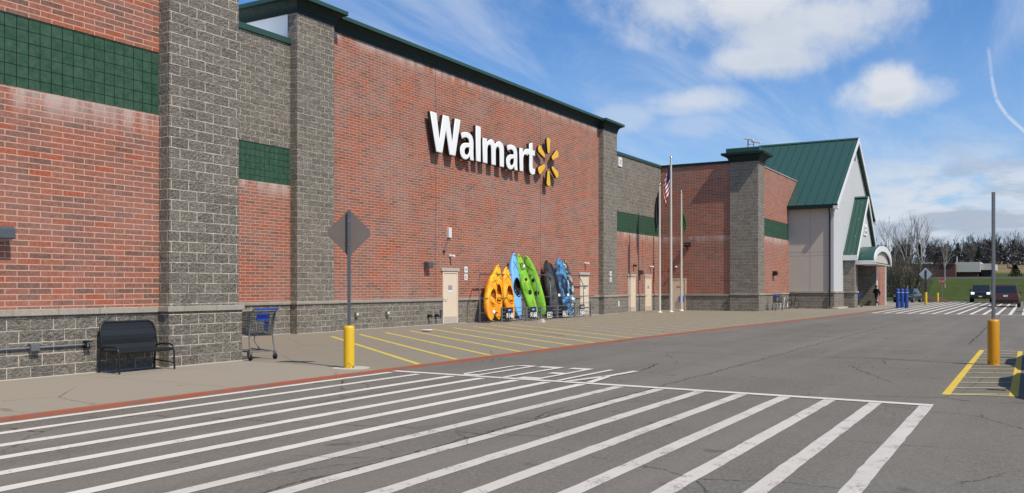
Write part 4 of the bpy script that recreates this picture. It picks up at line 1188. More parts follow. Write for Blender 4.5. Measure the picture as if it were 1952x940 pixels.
def make_cart(label, loc, rz):
    t = thing('shopping_cart', label, 'shopping cart', loc, rz, 'shopping carts left on the pavement')
    def P(u, v, s):                                   # u 0 rear..1 front, v 0 bottom..1 top, s -1..1 across
        x0 = -.42 + .10 * (1 - v) ; x1 = .52 - .10 * (1 - v)
        x = x0 + (x1 - x0) * u
        hw = (.285 + (.195 - .285) * u) * (.86 + .14 * v)
        z = (.50 + .10 * u) * (1 - v) + (1.0 - .06 * u) * v
        return (x, s * hw, z)
    a = MB(); r = .0055
    for s in (-1, 1):
        for i in range(23): a.tube([P(i / 22, 0, s), P(i / 22, 1, s)], r, 4, cap=False)
        for j in range(1, 8): a.tube([P(0, j / 8, s), P(1, j / 8, s)], r, 4, cap=False)
    for i in range(13):
        s = -1 + 2 * i / 12
        a.tube([P(0, 0, s), P(1, 0, s), P(1, 1, s)], r, 4, cap=False)
        a.tube([P(0, 0, s), P(0, .95, s)], r, 4, cap=False)
    for i in range(1, 14): a.tube([P(i / 14, 0, -1), P(i / 14, 0, 1)], r, 4, cap=False)
    for j in range(1, 7): a.tube([P(1, j / 7, -1), P(1, j / 7, 1)], r, 4, cap=False); a.tube([P(0, j / 7, -1), P(0, j / 7, 1)], r, 4, cap=False)
    a.build('basket', 'wire_grey', t)
    a = MB(); a.tube([P(0, 1, -1), P(1, 1, -1), P(1, 1, 1), P(0, 1, 1)], .010, 6, closed=True); a.tube([P(0, 0, -1), P(1, 0, -1), P(1, 0, 1), P(0, 0, 1)], .008, 6, closed=True)
    for s in (-1, 1):
        a.tube([P(0, 0, s), P(0, 1, s)], .008, 6); a.tube([P(1, 0, s), P(1, 1, s)], .008, 6)
    a.build('basket_rim', 'wire_grey', t)
    a = MB()
    for s in (-1, 1):
        a.tube([(-.52, s * .255, 1.05), (-.40, s * .265, .98), (-.33, s * .26, .52), (-.36, s * .27, .30), (-.40, s * .275, .16)], .013, 8)
        a.tube([(-.40, s * .275, .17), (.30, s * .2, .19), (.40, s * .19, .16)], .013, 8)
        a.tube([(.18, s * .2, .58), (.22, s * .2, .36), (.05, s * .22, .19)], .012, 8)
    for x, w in ((-.40, .275), (0, .235), (.32, .2)): a.tube([(x, -w, .175), (x, w, .175)], .010, 6)
    a.build('frame', 'grey_metal', t)
    a = MB(); a.tube([(-.52, -.265, 1.05), (-.52, .265, 1.05)], .021, 10); a.build('handle', 'blue_plastic', t)
    a = MB(); a.hexa([(-.40, -.14, .81), (-.40, .14, .81), (-.385, .14, .81), (-.385, -.14, .81), (-.41, -.14, .965), (-.41, .14, .965), (-.395, .14, .965), (-.395, -.14, .965)]); a.build('child_seat_flap', 'blue_plastic', t, bevel=.006)
    a = MB(); a.hexa([(-.30, -.19, .60), (-.30, -.10, .60), (-.28, -.10, .60), (-.28, -.19, .60), (-.33, -.19, .80), (-.33, -.10, .80), (-.31, -.10, .80), (-.31, -.19, .80)]); a.build('seat_strap', 'blue_plastic', t)
    for i, (x, s, w) in enumerate(((-.40, -1, .275), (-.40, 1, .275), (.38, -1, .19), (.38, 1, .19))):
        a = MB(); a.lathe([(.03, -.018), (.062, -.016), (.066, 0), (.062, .016), (.03, .018)], (x, s * w, .066), 'y', 16); q = a.build('wheel', 'black_rubber', t)
        a = MB(); a.box(x - .02, x + .02, s * w - .028, s * w + .028, .09, .165); a.tube([(x, s * w - .026, .066), (x, s * w - .026, .13)], .008, 6); a.tube([(x, s * w + .026, .066), (x, s * w + .026, .13)], .008, 6); a.build('fork', 'grey_metal', q)
    return t


cart = make_cart('grey wire shopping cart beside the left block pilaster', (13.50, 14.46, 0), R_(80))
cart.scale = (1.06, 1.1, 1.03)
c2 = copy_tree(cart); c2.location = (58.9, 14.35, 0); c2.rotation_euler.z = R_(200); c2['label'] = 'shopping cart in front of the corner pier near the bicycle rack'
c3 = copy_tree(cart); c3.location = (71.6, 11.7, 0); c3.rotation_euler.z = R_(60); c3['label'] = 'shopping cart standing in the dark porch beside the pier'

# ------------------------------------------------------------------ posts and signs


def sign_post(label, loc, h_bol, r_bol, h_pole, bmat, diamond=None, rz=0., group='yellow guard posts', pole_r=.03, pmat='steel_galv', smat='sign_back'):
    t = thing('guard_post', label, 'guard post', loc, rz, group)
    a = MB(); a.lathe([(r_bol, -.02), (r_bol, h_bol - .05), (r_bol * .93, h_bol - .012), (r_bol * .7, h_bol)], n=24); a.build('bollard', bmat, t)
    if h_pole:
        a = MB(); a.box(-pole_r, pole_r, -pole_r, pole_r, h_bol - .02, h_pole); p = a.build('pole', pmat, t, bevel=.004)
        a = MB()
        z = h_bol + .06
        while z < h_pole - .03:
            a.lathe([(.006, -.001), (.006, .001)], (0, -pole_r - .001, z), 'y', 8); a.lathe([(.006, -.001), (.006, .001)], (-pole_r - .001, 0, z), 'x', 8); z += .05
        a.build('pole_holes', 'dark_gap', p)
    if diamond:
        s, zc = diamond
        d = s / math.sqrt(2); c = .05
        pts = []
        for k in range(4):
            an = R_(90 * k); nx_ = R_(90 * k + 90)
            for q in (-1, 1):
                # clipped corner
                px_, pz_ = math.sin(an) * (d - c) + q * math.cos(an) * c, math.cos(an) * (d - c) - q * math.sin(an) * c
                pts.append((px_, pz_))
        ang = sorted(pts, key=lambda p: math.atan2(p[1], p[0]))
        a = MB(); a.prism([(x, pole_r + .003, zc + z) for x, z in ang], (0, .004, 0)); sg = a.build('sign_panel', smat, t)
        a = MB()
        for z in (zc - d * .5, zc + d * .5): a.lathe([(.012, -.006), (.012, .006)], (0, -pole_r - .006, z), 'y', 8)
        a.build('bolt', 'steel_galv', sg)
    return t


sign_post('yellow post with grey back of a diamond sign by the crossing', (12.93, 11.23, 0), .81, .102, 3.02, 'bollard_yellow', (.64, 2.58), R_(-52), pmat='steel_pole_dark')
a = MB(); a.lathe([(.36, .0), (.36, .006)], (12.95, 11.2, 0), n=24); struct('post_footing', a, 'concrete_patch')
sign_post('amber post with bare tall pole on the yellow striped island', (20.4, .66, ZR), .93, .108, 3.52, 'bollard_amber', None, R_(20), pole_r=.028, pmat='post_steel')
sign_post('far yellow post carrying a small grey diamond sign back', (86.8, 8.12, -.06), 1.12, .11, 3.1, 'bollard_yellow', (.86, 2.75), R_(-62), pole_r=.05, pmat='black_metal', smat='steel_galv')
sign_post('far bare yellow post between the diamond sign and red sign', (100.5, 8.3, -.06), .98, .11, 0, 'bollard_yellow')
t = thing('stop_sign', 'small red stop sign on a thin pole before the lawn', 'sign', (106.5, 8.35, terrain_z(106.5, 8.35)), R_(-90))
a = MB(); a.tube([(0, 0, -.2), (0, 0, 2.0)], .035, 6); a.build('pole', 'steel_galv', t)
pts = [(.36 * math.cos(R_(22.5 + 45 * k)), 2.3 + .36 * math.sin(R_(22.5 + 45 * k))) for k in range(8)]
a = MB(); a.prism([(x, -.045, z) for x, z in pts], (0, .008, 0)); q = a.build('sign_panel', 'red_sign', t)
g = glyph_mesh('STOP', .26, .001, 'sign_lettering', 'letter_white', q); g.location = (0, -.05, 2.3)

# blue bollards
for i, lab in enumerate(('nearest of the three blue posts beside the far crossing', 'middle of the three blue posts beside the far crossing', 'farthest of the three blue posts beside the far crossing')):
    t = thing('blue_post', lab, 'post', (72.75 - .12 * i, 8.14 + .29 * i, -.06), group='three blue posts by the far crossing')
    a = MB(); a.lathe([(.138, 0), (.138, 1.32), (.125, 1.41), (.07, 1.47), (0.001, 1.48)], n=16); a.build('sleeve', 'blue_paint', t)
    a = MB(); a.lathe([(.1405, .0), (.1405, .03)], (0, 0, 1.18), n=16); a.build('band', 'white_paint', t)

# ------------------------------------------------------------------ flagpoles and flags


def flagpole(label, x, y, h, r):
    t = thing('flagpole', label, 'flagpole', (x, y, 0), group='white flagpoles in front of the lower wall')
    a = MB(); a.tube([(0, 0, 0), (0, 0, h)], [r, r * .62], 10); a.build('pole', 'pole_white', t)
    a = MB(); a.lathe([(.17, 0), (.17, .04), (.11, .07), (.10, .1)], n=14); a.build('base_collar', 'pole_white', t)
    a = MB(); a.ball((0, 0, h + .07), .075); a.build('finial', 'chrome', t)
    a = MB(); a.tube([(r * 1.1, -.01, h - .1), (r * 1.25, -.01, h * .5), (r * 1.1, -.01, 1.2)], .006, 4); a.build('halyard', 'paper_white', t)
    return t


def flag(name, label, x, y, ztop, w, h, mat, direction, emblem=None, wav=1.):
    """a cloth hanging limp from the pole: gathered folds, lower at the free end"""
    t = thing(name, label, 'flag', (x, y, ztop), R_(112))
    nu, nv = 26, 22; vs = []; uv = []
    for i in range(nu + 1):
        u = i / nu
        for j in range(nv + 1):
            v = j / nv
            hang = u ** .8
            out = .04 + .30 * w * (1 - (1 - u) ** 2) * (.45 + .55 * math.sin(2.6 * v + .3)) * .95
            fold = .075 * math.sin(u * 15 * wav + v * 2.2) * (.25 + u)
            z = -v * h * (1 + .05 * u) - hang * .62 * w * (.9 + .1 * math.sin(v * 3))
            vs.append((direction * (out + .02 * math.sin(9 * u + 4 * v)), fold, z)); uv.append((u, 1 - v))
    fs = [(i * (nv + 1) + j, i * (nv + 1) + j + 1, (i + 1) * (nv + 1) + j + 1, (i + 1) * (nv + 1) + j) for i in range(nu) for j in range(nv)]
    a = MB(); a.add(vs, fs, True); o = a.build('cloth', mat, t)
    l = o.data.uv_layers.new(name='UVMap')
    for lp in o.data.loops: l.data[lp.index].uv = uv[lp.vertex_index]
    sdm = o.modifiers.new('cloth', 'SOLIDIFY'); sdm.thickness = .006
    if emblem:
        a = MB()
        for (dx, dz, r) in emblem: a.ball((direction * (.05 + dx), -.09, dz), r, 8, 1.2)
        a.build('emblem', 'white_paint', t)
    return t


flagpole('shortest left flagpole with a limp black flag', 50.3, 19.30, 7.62, .085)
flagpole('tallest middle flagpole with a striped flag', 51.7, 19.10, 9.45, .095)
flagpole('right flagpole with a limp green flag', 54.3, 19.36, 7.62, .085)
flag('black_flag', 'limp black flag with a small white emblem on left pole', 50.3, 19.30, 7.35, 1.0, 1.95, 'flag_black', 1, [(.10, -1.85, .07), (.16, -1.98, .06), (.05, -2.08, .05)])
flag('national_flag', 'limp red white striped flag on the tallest pole', 51.7, 19.10, 9.15, 1.5, 1.75, 'flag_stripes', 1)
flag('green_flag', 'limp green flag on the right pole', 54.3, 19.36, 6.5, .9, 1.0, 'flag_green', -1)

# ------------------------------------------------------------------ kayaks


def make_kayak(name, label, L, W, D, mat, style, wellmat='kayak_black', tagw=True, group='kayaks leaning on the store wall', parts=()):
    """stands on its stern at the origin, bow up +Z, deck towards -Y"""
    t = thing(name, label, 'kayak', group=group)
    ns, na = 40, 28
    def hw(s): return max(.012, W / 2 * (1 - abs(2 * s - 1) ** 2.8) ** .66)
    def rock(s): return -.16 * abs(2 * s - 1) ** 3
    def dh(s): return .035 + D * .42 * (1 - abs(2 * s - 1) ** 2.6)
    def hh(s): return .03 + D * .58 * (1 - abs(2 * s - 1) ** 3)
    def sup(c, p): return math.copysign(abs(c) ** p, c)
    def surf(s, a):
        c, q = math.cos(a), math.sin(a)
        x = hw(s) * sup(c, .75)
        y = rock(s) + (hh(s) * sup(q, .9) if q > 0 else dh(s) * sup(q, .85))
        return (x, y, s * L)
    def deck_y(x, s):
        k = min(1, abs(x) / hw(s)); c = k ** (1 / .75); q = math.sqrt(max(0, 1 - c * c))
        return rock(s) - dh(s) * q ** .85
    oc, oh, ow = (.47, .175, .34) if style == 'sit_in' else (0, 0, 0)
    if style == 'sit_in_slim': oc, oh, ow = .47, .14, .36
    v = [surf(i / ns, 2 * math.pi * j / na) for i in range(ns + 1) for j in range(na)]
    fs = []
    for i in range(ns):
        for j in range(na):
            f = (i * na + j, i * na + (j + 1) % na, (i + 1) * na + (j + 1) % na, (i + 1) * na + j)
            if oh:
                cx = sum(v[k][0] for k in f) / 4; cs = sum(v[k][2] for k in f) / 4 / L; am = 2 * math.pi * (j + .5) / na
                if math.sin(am) < 0 and ((cs - oc) / oh) ** 2 + (cx / (ow * W)) ** 2 < .86: continue
            fs.append(f)
    a = MB(); a.add(v, fs, True); a.build('hull', mat, t)
    if oh:
        n = 36; rim = []
        for k in range(n):
            an = 2 * math.pi * k / n; s = oc + oh * math.cos(an); x = ow * W * math.sin(an) * (1 - .12 * math.cos(an))
            rim.append((x, deck_y(x, s) - .012, s * L))
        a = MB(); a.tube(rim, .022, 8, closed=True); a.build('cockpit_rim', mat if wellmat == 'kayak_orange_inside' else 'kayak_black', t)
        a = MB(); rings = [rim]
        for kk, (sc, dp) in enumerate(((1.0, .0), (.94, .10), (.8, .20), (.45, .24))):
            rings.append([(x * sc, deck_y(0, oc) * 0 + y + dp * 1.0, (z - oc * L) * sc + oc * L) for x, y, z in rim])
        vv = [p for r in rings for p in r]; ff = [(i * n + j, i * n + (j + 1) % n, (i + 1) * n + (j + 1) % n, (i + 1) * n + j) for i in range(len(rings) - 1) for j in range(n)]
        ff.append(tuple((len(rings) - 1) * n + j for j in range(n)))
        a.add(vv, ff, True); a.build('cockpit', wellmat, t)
        s0 = oc - oh * .55; yb = deck_y(0, s0)
        a = MB(); a.hexa([(-.17, yb + .02, s0 * L - .04), (.17, yb + .02, s0 * L - .04), (.17, yb + .2, s0 * L - .06), (-.17, yb + .2, s0 * L - .06), (-.16, yb + .0, s0 * L + .22), (.16, yb + .0, s0 * L + .22), (.16, yb + .05, s0 * L + .22), (-.16, yb + .05, s0 * L + .22)]); a.build('seat', 'kayak_black' if wellmat != 'kayak_orange_inside' else mat, t, bevel=.03)
    else:
        def oval(name, sc, x0, rs, rx, m, up=.012, ring=False):
            n = 18; vv = []
            for k in range(n):
                an = 2 * math.pi * k / n; s = sc + rs * math.cos(an); x = x0 + rx * math.sin(an)
                vv.append((x, deck_y(x, s) - up, s * L))
            q = MB()
            if ring: q.tube(vv, .016, 6, closed=True)
            else:
                q.prism(vv, (0, .05, 0))
            q.build(name, m, t)
        for prt in parts: oval(*prt)
    # carrying toggles at bow and stern, deck cord
    a = MB(); a.tube([(-.06, rock(.96) - .06, .955 * L), (0, rock(.97) - .09, .965 * L), (.06, rock(.96) - .06, .955 * L)], .010, 6); a.build('bow_toggle', 'black_rubber', t)
    a = MB(); s1, s2 = .74, .86
    for (xa, sa, xb, sb) in ((-.6, s1, .55, s2), (.6, s1, -.55, s2)):
        pa = (hw(sa) * xa, deck_y(hw(sa) * xa, sa) - .012, sa * L); pb = (hw(sb) * xb, deck_y(hw(sb) * xb, sb) - .012, sb * L)
        mid = ((pa[0] + pb[0]) / 2, deck_y(0, (sa + sb) / 2) - .02, (pa[2] + pb[2]) / 2); a.tube([pa, mid, pb], .007, 5)
    a.build('deck_cord', 'black_rubber', t)
    if tagw:
        s = tagw if isinstance(tagw, float) else .25
        a = MB(); y = deck_y(.08, s) - .03; a.hexa([(.02, y, s * L), (.15, y - .01, s * L), (.15, y - .005, s * L), (.02, y + .005, s * L), (.02, y - .02, s * L + .13), (.15, y - .03, s * L + .13), (.15, y - .025, s * L + .13), (.02, y - .015, s * L + .13)]); a.build('price_tag', 'paper_white', t)
    return t


def stand(t, xb, yb, xt, yt, zt, yaw):
    """put the stern at (xb, yb, 0) with the bow towards (xt, yt, zt), deck turned by yaw from facing -Y"""
    ax = (Vector((xt, yt, zt)) - Vector((xb, yb, 0))).normalized()
    back = Vector((math.sin(yaw), math.cos(yaw), 0)); back = (back - ax * back.dot(ax)).normalized()
    xx = back.cross(ax)
    m = Matrix((xx, back, ax)).transposed()
    t.rotation_euler = m.to_euler(); t.location = (xb, yb, .06)


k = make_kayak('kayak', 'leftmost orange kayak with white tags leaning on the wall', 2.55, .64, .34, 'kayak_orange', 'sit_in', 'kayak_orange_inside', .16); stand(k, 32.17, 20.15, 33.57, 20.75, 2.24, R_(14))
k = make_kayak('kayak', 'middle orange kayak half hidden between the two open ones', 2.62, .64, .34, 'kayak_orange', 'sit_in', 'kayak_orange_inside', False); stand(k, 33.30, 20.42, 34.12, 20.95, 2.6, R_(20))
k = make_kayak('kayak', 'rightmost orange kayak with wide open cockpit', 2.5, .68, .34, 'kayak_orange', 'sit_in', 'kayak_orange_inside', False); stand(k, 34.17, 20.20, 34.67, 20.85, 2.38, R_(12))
k = make_kayak('kayak', 'tall sky blue kayak with narrow black cockpit', 3.2, .60, .34, 'kayak_skyblue', 'sit_in_slim', 'kayak_black', False); stand(k, 34.82, 20.20, 35.52, 20.95, 3.10, R_(14))
gp = [('hatch', .60, 0, .025, .08, 'kayak_black'), ('seat', .40, 0, .035, .12, 'kayak_black', .02), ('foot_well', .48, -.14, .09, .05, 'kayak_green', .008, True), ('foot_well', .48, .14, .09, .05, 'kayak_green', .008, True), ('rear_hatch', .80, 0, .05, .10, 'kayak_black', .01, True), ('badge', .56, .04, .02, .05, 'emblem_yellow', .014), ('stern_strap', .22, .02, .07, .02, 'orange_print', .02)]
k = make_kayak('kayak', 'left green sit-on kayak leaning to the left', 3.15, .64, .30, 'kayak_green', 'sit_on', 'kayak_black', .78, parts=gp); stand(k, 36.37, 20.15, 35.90, 20.95, 3.10, R_(16))
k = make_kayak('kayak', 'right green sit-on kayak leaning to the left', 3.15, .58, .32, 'kayak_green', 'sit_on', 'kayak_black', False, parts=gp[:2]); stand(k, 37.39, 20.20, 36.87, 20.98, 3.10, R_(66))
dp = [('hatch', .66, 0, .03, .09, 'kayak_black'), ('seat', .42, 0, .05, .14, 'kayak_black', .03), ('foot_well', .55, -.13, .09, .05, 'kayak_black', .008, True), ('foot_well', .55, .13, .09, .05, 'kayak_black', .008, True), ('tank_well', .2, 0, .08, .15, 'kayak_black', .012, True)]
k = make_kayak('kayak', 'dark grey kayak seen from its side', 2.9, .56, .34, 'kayak_charcoal', 'sit_on', 'kayak_black', False, parts=dp[:1]); stand(k, 38.63, 20.25, 38.88, 20.95, 2.85, R_(52))
k = make_kayak('kayak', 'black fishing kayak with a white tag behind the dark grey one', 2.75, .70, .36, 'kayak_black', 'sit_on', 'kayak_black', .36, parts=dp); stand(k, 39.17, 20.30, 39.22, 20.98, 2.60, R_(24))
k = make_kayak('kayak', 'wide blue fishing kayak with black hatches', 3.05, .78, .36, 'kayak_blue', 'sit_on', 'kayak_black', .33, parts=dp); stand(k, 39.67, 20.10, 39.97, 20.90, 3.05, R_(18))
k = make_kayak('kayak', 'grey camouflage kayak at the right end of the row', 2.95, .8, .40, 'kayak_camo', 'sit_on', 'kayak_black', .27, parts=dp); stand(k, 40.47, 20.30, 40.72, 20.98, 2.90, R_(26))

# rack of bent pipe that holds the kayaks
t = thing('kayak_rack', 'grey bent pipe rack holding the row of kayaks', 'rack', (37.8, 20.4, 0))
a = MB(); a.tube([(31.75 - 37.8, -.1, 0), (31.75 - 37.8, -.1, 1.72), (32.3 - 37.8, .25, 2.1), (44.0 - 37.8, .3, 2.16)], .028, 8); a.build('top_rail', 'steel_pole_dark', t)
for x in (36.55, 37.9, 41.55):
    a = MB(); a.tube([(x + .55 - 37.8, .27, 2.12), (x - 37.8, -.25, 1.66), (x - 37.8, -.28, 0)], .024, 8); a.build('upright', 'steel_pole_dark', t)
for z in (1.06, .42):
    a = MB(); a.tube([(31.75 - 37.8, -.1, z), (44 - 37.8, .25, z)], .020, 8); a.build('mid_rail', 'steel_pole_dark', t)


def barrier(label, x0, y0, x1, y1, h=.64):
    L = math.hypot(x1 - x0, y1 - y0); t = thing('low_barrier', label, 'barrier', (x0, y0, 0), math.atan2(y1 - y0, x1 - x0), 'low steel barriers in front of the kayaks')
    for x in (0, L): a = MB(); a.box(x - .03, x + .03, -.03, .03, 0, h + .03); a.build('post', 'post_steel', t)
    for z in (.12, .28, .44, h): a = MB(); a.tube([(.03, 0, z), (L - .03, 0, z)], .017, 6); a.build('rail', 'post_steel', t)


BX = [(33.05, 20.0, 34.75, 19.75), (34.85, 19.75, 36.3, 19.82), (36.4, 19.85, 38.15, 19.92), (38.25, 19.95, 40.1, 19.95), (40.2, 19.97, 42.1, 20.0)]
for i, lab in enumerate(('low steel barrier in front of the orange kayaks', 'low steel barrier in front of the sky blue kayak', 'low steel barrier in front of the green kayaks', 'low steel barrier in front of the dark grey kayak', 'low steel barrier at right end of the kayak row')):
    barrier(lab, *BX[i], h=.72 if i == 4 else .62)


def price(label, x, y, z, txt, style):
    t = thing('price_sign', label, 'price sign', (x, y, z), R_(0), 'price signs on the low barriers')
    a = MB(); a.box(-.26, .26, -.012, .012, -.27, .27); a.build('board', 'print_black', t)
    if style == 0:
        a = MB(); a.box(-.17, .17, -.015, -.0125, .11, .20); q = a.build('brand_strip', 'print_blue', t)
        a = MB(); a.prism([(-.15, -.018, .12), (-.02, -.018, .14), (.05, -.018, .19), (-.06, -.018, .18)], (0, .002, 0)); a.build('swoosh', 'paper_white', q)
        g = glyph_mesh(txt, .31, .001, 'price_figures', 'letter_white', t, .008); g.location = (0, -.015, -.1)
    else:
        a = MB(); a.box(-.25, .25, -.015, -.0125, -.25, .02); q = a.build('price_card', 'paper_white', t)
        if style == 2: a = MB(); a.box(-.2, .2, -.015, -.0125, .08, .2); a.build('brand_strip', 'print_grey', t)
        g = glyph_mesh(txt, .30, .001, 'price_figures', 'print_black', q, .008); g.location = (0, -.018, -.12)


price('black price sign reading 148 dollars under the orange kayaks', 33.55, 19.88, .37, '$148', 0)
price('black price sign reading 168 dollars under the green kayaks', 35.45, 19.74, .36, '$168', 0)
price('price sign reading 228 dollars under the dark grey kayak', 37.2, 19.83, .33, '228', 1)
price('price sign reading 278 dollars under the blue kayak', 38.95, 19.90, .34, '278', 1)
price('price sign reading 297 dollars at the right end barrier', 40.98, 19.94, .38, '297', 2)

# litter
for nm, lab, loc, sc in (('paper_scrap', 'white paper plate lying on the yellow hatching', (24.9, 18.1, .006), .2), ('concrete_lump', 'grey weight block on the ground before the kayaks', (33.9, 18.3, 0), .2)):
    a = MB()
    if nm == 'paper_scrap': a.lathe([(.01, .01), (sc * .7, .012), (sc, .05), (sc * .98, .06), (sc * .68, .022), (.01, .02)], n=14)
    else: a.hexa([(-.15, -.11, 0), (.14, -.12, 0), (.16, .1, 0), (-.14, .11, 0), (-.1, -.07, .13), (.08, -.07, .16), (.1, .07, .15), (-.08, .07, .12)])
    o = a.build(nm, 'paper_white' if nm == 'paper_scrap' else 'concrete_patch'); o.location = loc if nm == 'paper_scrap' else (33.7, 18.35, 0); tag(o, lab, 'litter' if nm == 'paper_scrap' else 'block')

# ------------------------------------------------------------------ bicycle and rack near the entrance
t = thing('bicycle_rack', 'grey wave bicycle rack beside the corner pier', 'bicycle rack', (61.7, 14.75, 0))
a = MB()
pts = []
for i in range(49):
    x = -1.5 + 3.0 * i / 48; pts.append((x, 0, .45 + .38 * math.sin(i / 48 * 2 * math.pi * 3)))
a.tube([(-1.5, 0, 0)] + pts + [(1.5, 0, 0)], .028, 8); a.build('pipe', 'steel_galv', t)
a = MB(); a.box(-1.6, -1.4, -.08, .08, 0, .02); a.box(1.4, 1.6, -.08, .08, 0, .02); a.build('foot_plate', 'steel_galv', t)
t = thing('bicycle', 'black bicycle parked by the rack near the entrance', 'bicycle', (63.9, 14.55, 0), R_(-18))
for x in (-.52, .52):
    ring = [(x + .32 * math.cos(2 * math.pi * k / 24), 0, .34 + .32 * math.sin(2 * math.pi * k / 24)) for k in range(24)]
    a = MB(); a.tube(ring, .024, 6, closed=True); w = a.build('wheel', 'black_rubber', t)
    a = MB()
    for k in range(8): a.tube([(x, 0, .34), (x + .3 * math.cos(math.pi * k / 4), 0, .34 + .3 * math.sin(math.pi * k / 4))], .004, 4)
    a.build('spokes', 'steel_galv', w)
a = MB(); a.tube([(-.52, 0, .34), (-.1, 0, .30), (.38, 0, .72), (-.2, 0, .76), (-.1, 0, .30)], .018, 6); a.tube([(-.52, 0, .34), (-.2, 0, .76), (-.22, 0, .9)], .015, 6); a.tube([(.52, 0, .34), (.42, 0, .62), (.36, 0, .95)], .017, 6); a.build('frame', 'black_metal', t)
a = MB(); a.hexa([(-.38, -.08, .9), (-.05, -.02, .9), (-.05, .02, .9), (-.38, .08, .9), (-.38, -.08, .95), (-.05, -.02, .94), (-.05, .02, .94), (-.38, .08, .95)]); a.build('saddle', 'black_rubber', t)
a = MB(); a.tube([(.32, -.28, 1.0), (.36, -.1, .98), (.36, .1, .98), (.32, .28, 1.0)], .015, 6); a.build('handlebar', 'black_metal', t)

# ------------------------------------------------------------------ person


def make_person(loc, rz):
    t = thing('person', 'person in dark jacket and jeans walking past the entrance', 'person', loc, rz)
    # +x is forward; mid stride, right hand swung forward; shaped for about 1.66 m
    J = {'pel': (0, 0, .88), 'wst': (.01, 0, 1.02), 'chs': (.03, 0, 1.24), 'nck': (.05, 0, 1.41), 'hd0': (.07, 0, 1.47), 'hd1': (.09, 0, 1.58),
         'shl': (.03, .17, 1.34), 'ell': (-.1, .24, 1.08), 'wrl': (-.04, .25, .85), 'shr': (.03, -.17, 1.34), 'elr': (.06, -.25, 1.09), 'wrr': (.26, -.22, .98),
         'hil': (0, .09, .84), 'knl': (.16, .09, .47), 'anl': (.20, .09, .08), 'tol': (.36, .1, .035), 'hir': (0, -.09, .84), 'knr': (-.06, -.09, .46), 'anr': (-.33, -.09, .14), 'tor': (-.24, -.1, .03),
         'hal': (-.02, .25, .74), 'har': (.36, -.2, .96)}
    E_ = [('pel', 'wst'), ('wst', 'chs'), ('chs', 'nck'), ('nck', 'hd0'), ('hd0', 'hd1'), ('chs', 'shl'), ('shl', 'ell'), ('ell', 'wrl'), ('wrl', 'hal'), ('chs', 'shr'), ('shr', 'elr'), ('elr', 'wrr'), ('wrr', 'har'),
          ('pel', 'hil'), ('hil', 'knl'), ('knl', 'anl'), ('anl', 'tol'), ('pel', 'hir'), ('hir', 'knr'), ('knr', 'anr'), ('anr', 'tor')]
    Rr = {'pel': (.16, .125), 'wst': (.155, .12), 'chs': (.18, .13), 'nck': (.06, .06), 'hd0': (.075, .085), 'hd1': (.085, .09), 'shl': (.075, .075), 'ell': (.055, .055), 'wrl': (.04, .04), 'shr': (.075, .075), 'elr': (.055, .055), 'wrr': (.04, .04),
          'hil': (.10, .10), 'knl': (.07, .07), 'anl': (.052, .052), 'tol': (.04, .035), 'hir': (.10, .10), 'knr': (.07, .07), 'anr': (.052, .052), 'tor': (.04, .035), 'hal': (.04, .025), 'har': (.04, .025)}
    ks = list(J)
    me = bpy.data.meshes.new('body'); me.from_pydata([J[k] for k in ks], [(ks.index(a), ks.index(b)) for a, b in E_], [])
    o = bpy.data.objects.new('body', me); COL.objects.link(o); o.parent = t
    sk = o.modifiers.new('skin', 'SKIN'); sk.use_smooth_shade = True
    for i, k_ in enumerate(ks):
        s = me.skin_vertices[0].data[i]; s.radius = Rr[k_]; s.use_root = (k_ == 'pel')
    o.modifiers.new('sub', 'SUBSURF').levels = 2; o.modifiers['sub'].render_levels = 2
    N, b = new_mat('person_cloth')
    oc = N.node('ShaderNodeTexCoord').outputs['Object']; x, y, z = N.sep(oc)
    c = N.mix(N.m('GREATER_THAN', z, .86), (.03, .042, .066), (.022, .021, .023))
    c = N.mix(N.m('GREATER_THAN', z, 1.425), c, (.40, .24, .17)); c = N.mix(N.m('LESS_THAN', z, .09), c, (.015, .014, .014))
    hand = N.m('MULTIPLY', N.m('GREATER_THAN', N.m('ABSOLUTE', y), .165), N.m('LESS_THAN', z, 1.0))
    far = N.m('MAXIMUM', N.m('LESS_THAN', z, .83), N.m('GREATER_THAN', x, .26))
    c = N.mix(N.m('MULTIPLY', hand, far), c, (.40, .24, .17))
    N.put(b.inputs['Base Color'], c); b.inputs['Roughness'].default_value = .9
    me.materials.append(M['person_cloth'])
    a = MB(); a.ball((.075, 0, 1.585), .115, 14, .98); a.lathe([(.118, 0), (.118, .012)], (.12, 0, 1.6), n=14); a.build('cap', 'cloth_dark', t)
    a = MB(); a.lathe([(.014, 0), (.001, .045)], (.175, 0, 1.54), 'x', 8); a.ball((.165, .035, 1.565), .012, 8); a.ball((.165, -.035, 1.565), .012, 8); a.box(.165, .175, -.025, .025, 1.495, 1.503); a.build('face', 'skin', t)
    a = MB(); a.hexa([(-.25, -.15, 1.0), (-.10, -.15, 1.0), (-.10, .15, 1.0), (-.25, .15, 1.0), (-.22, -.14, 1.36), (-.09, -.14, 1.38), (-.09, .14, 1.38), (-.22, .14, 1.36)]); a.build('backpack', 'print_black', t, bevel=.05)
    return t


make_person((77.0, 10.85, 0), R_(150))

# ------------------------------------------------------------------ vehicles


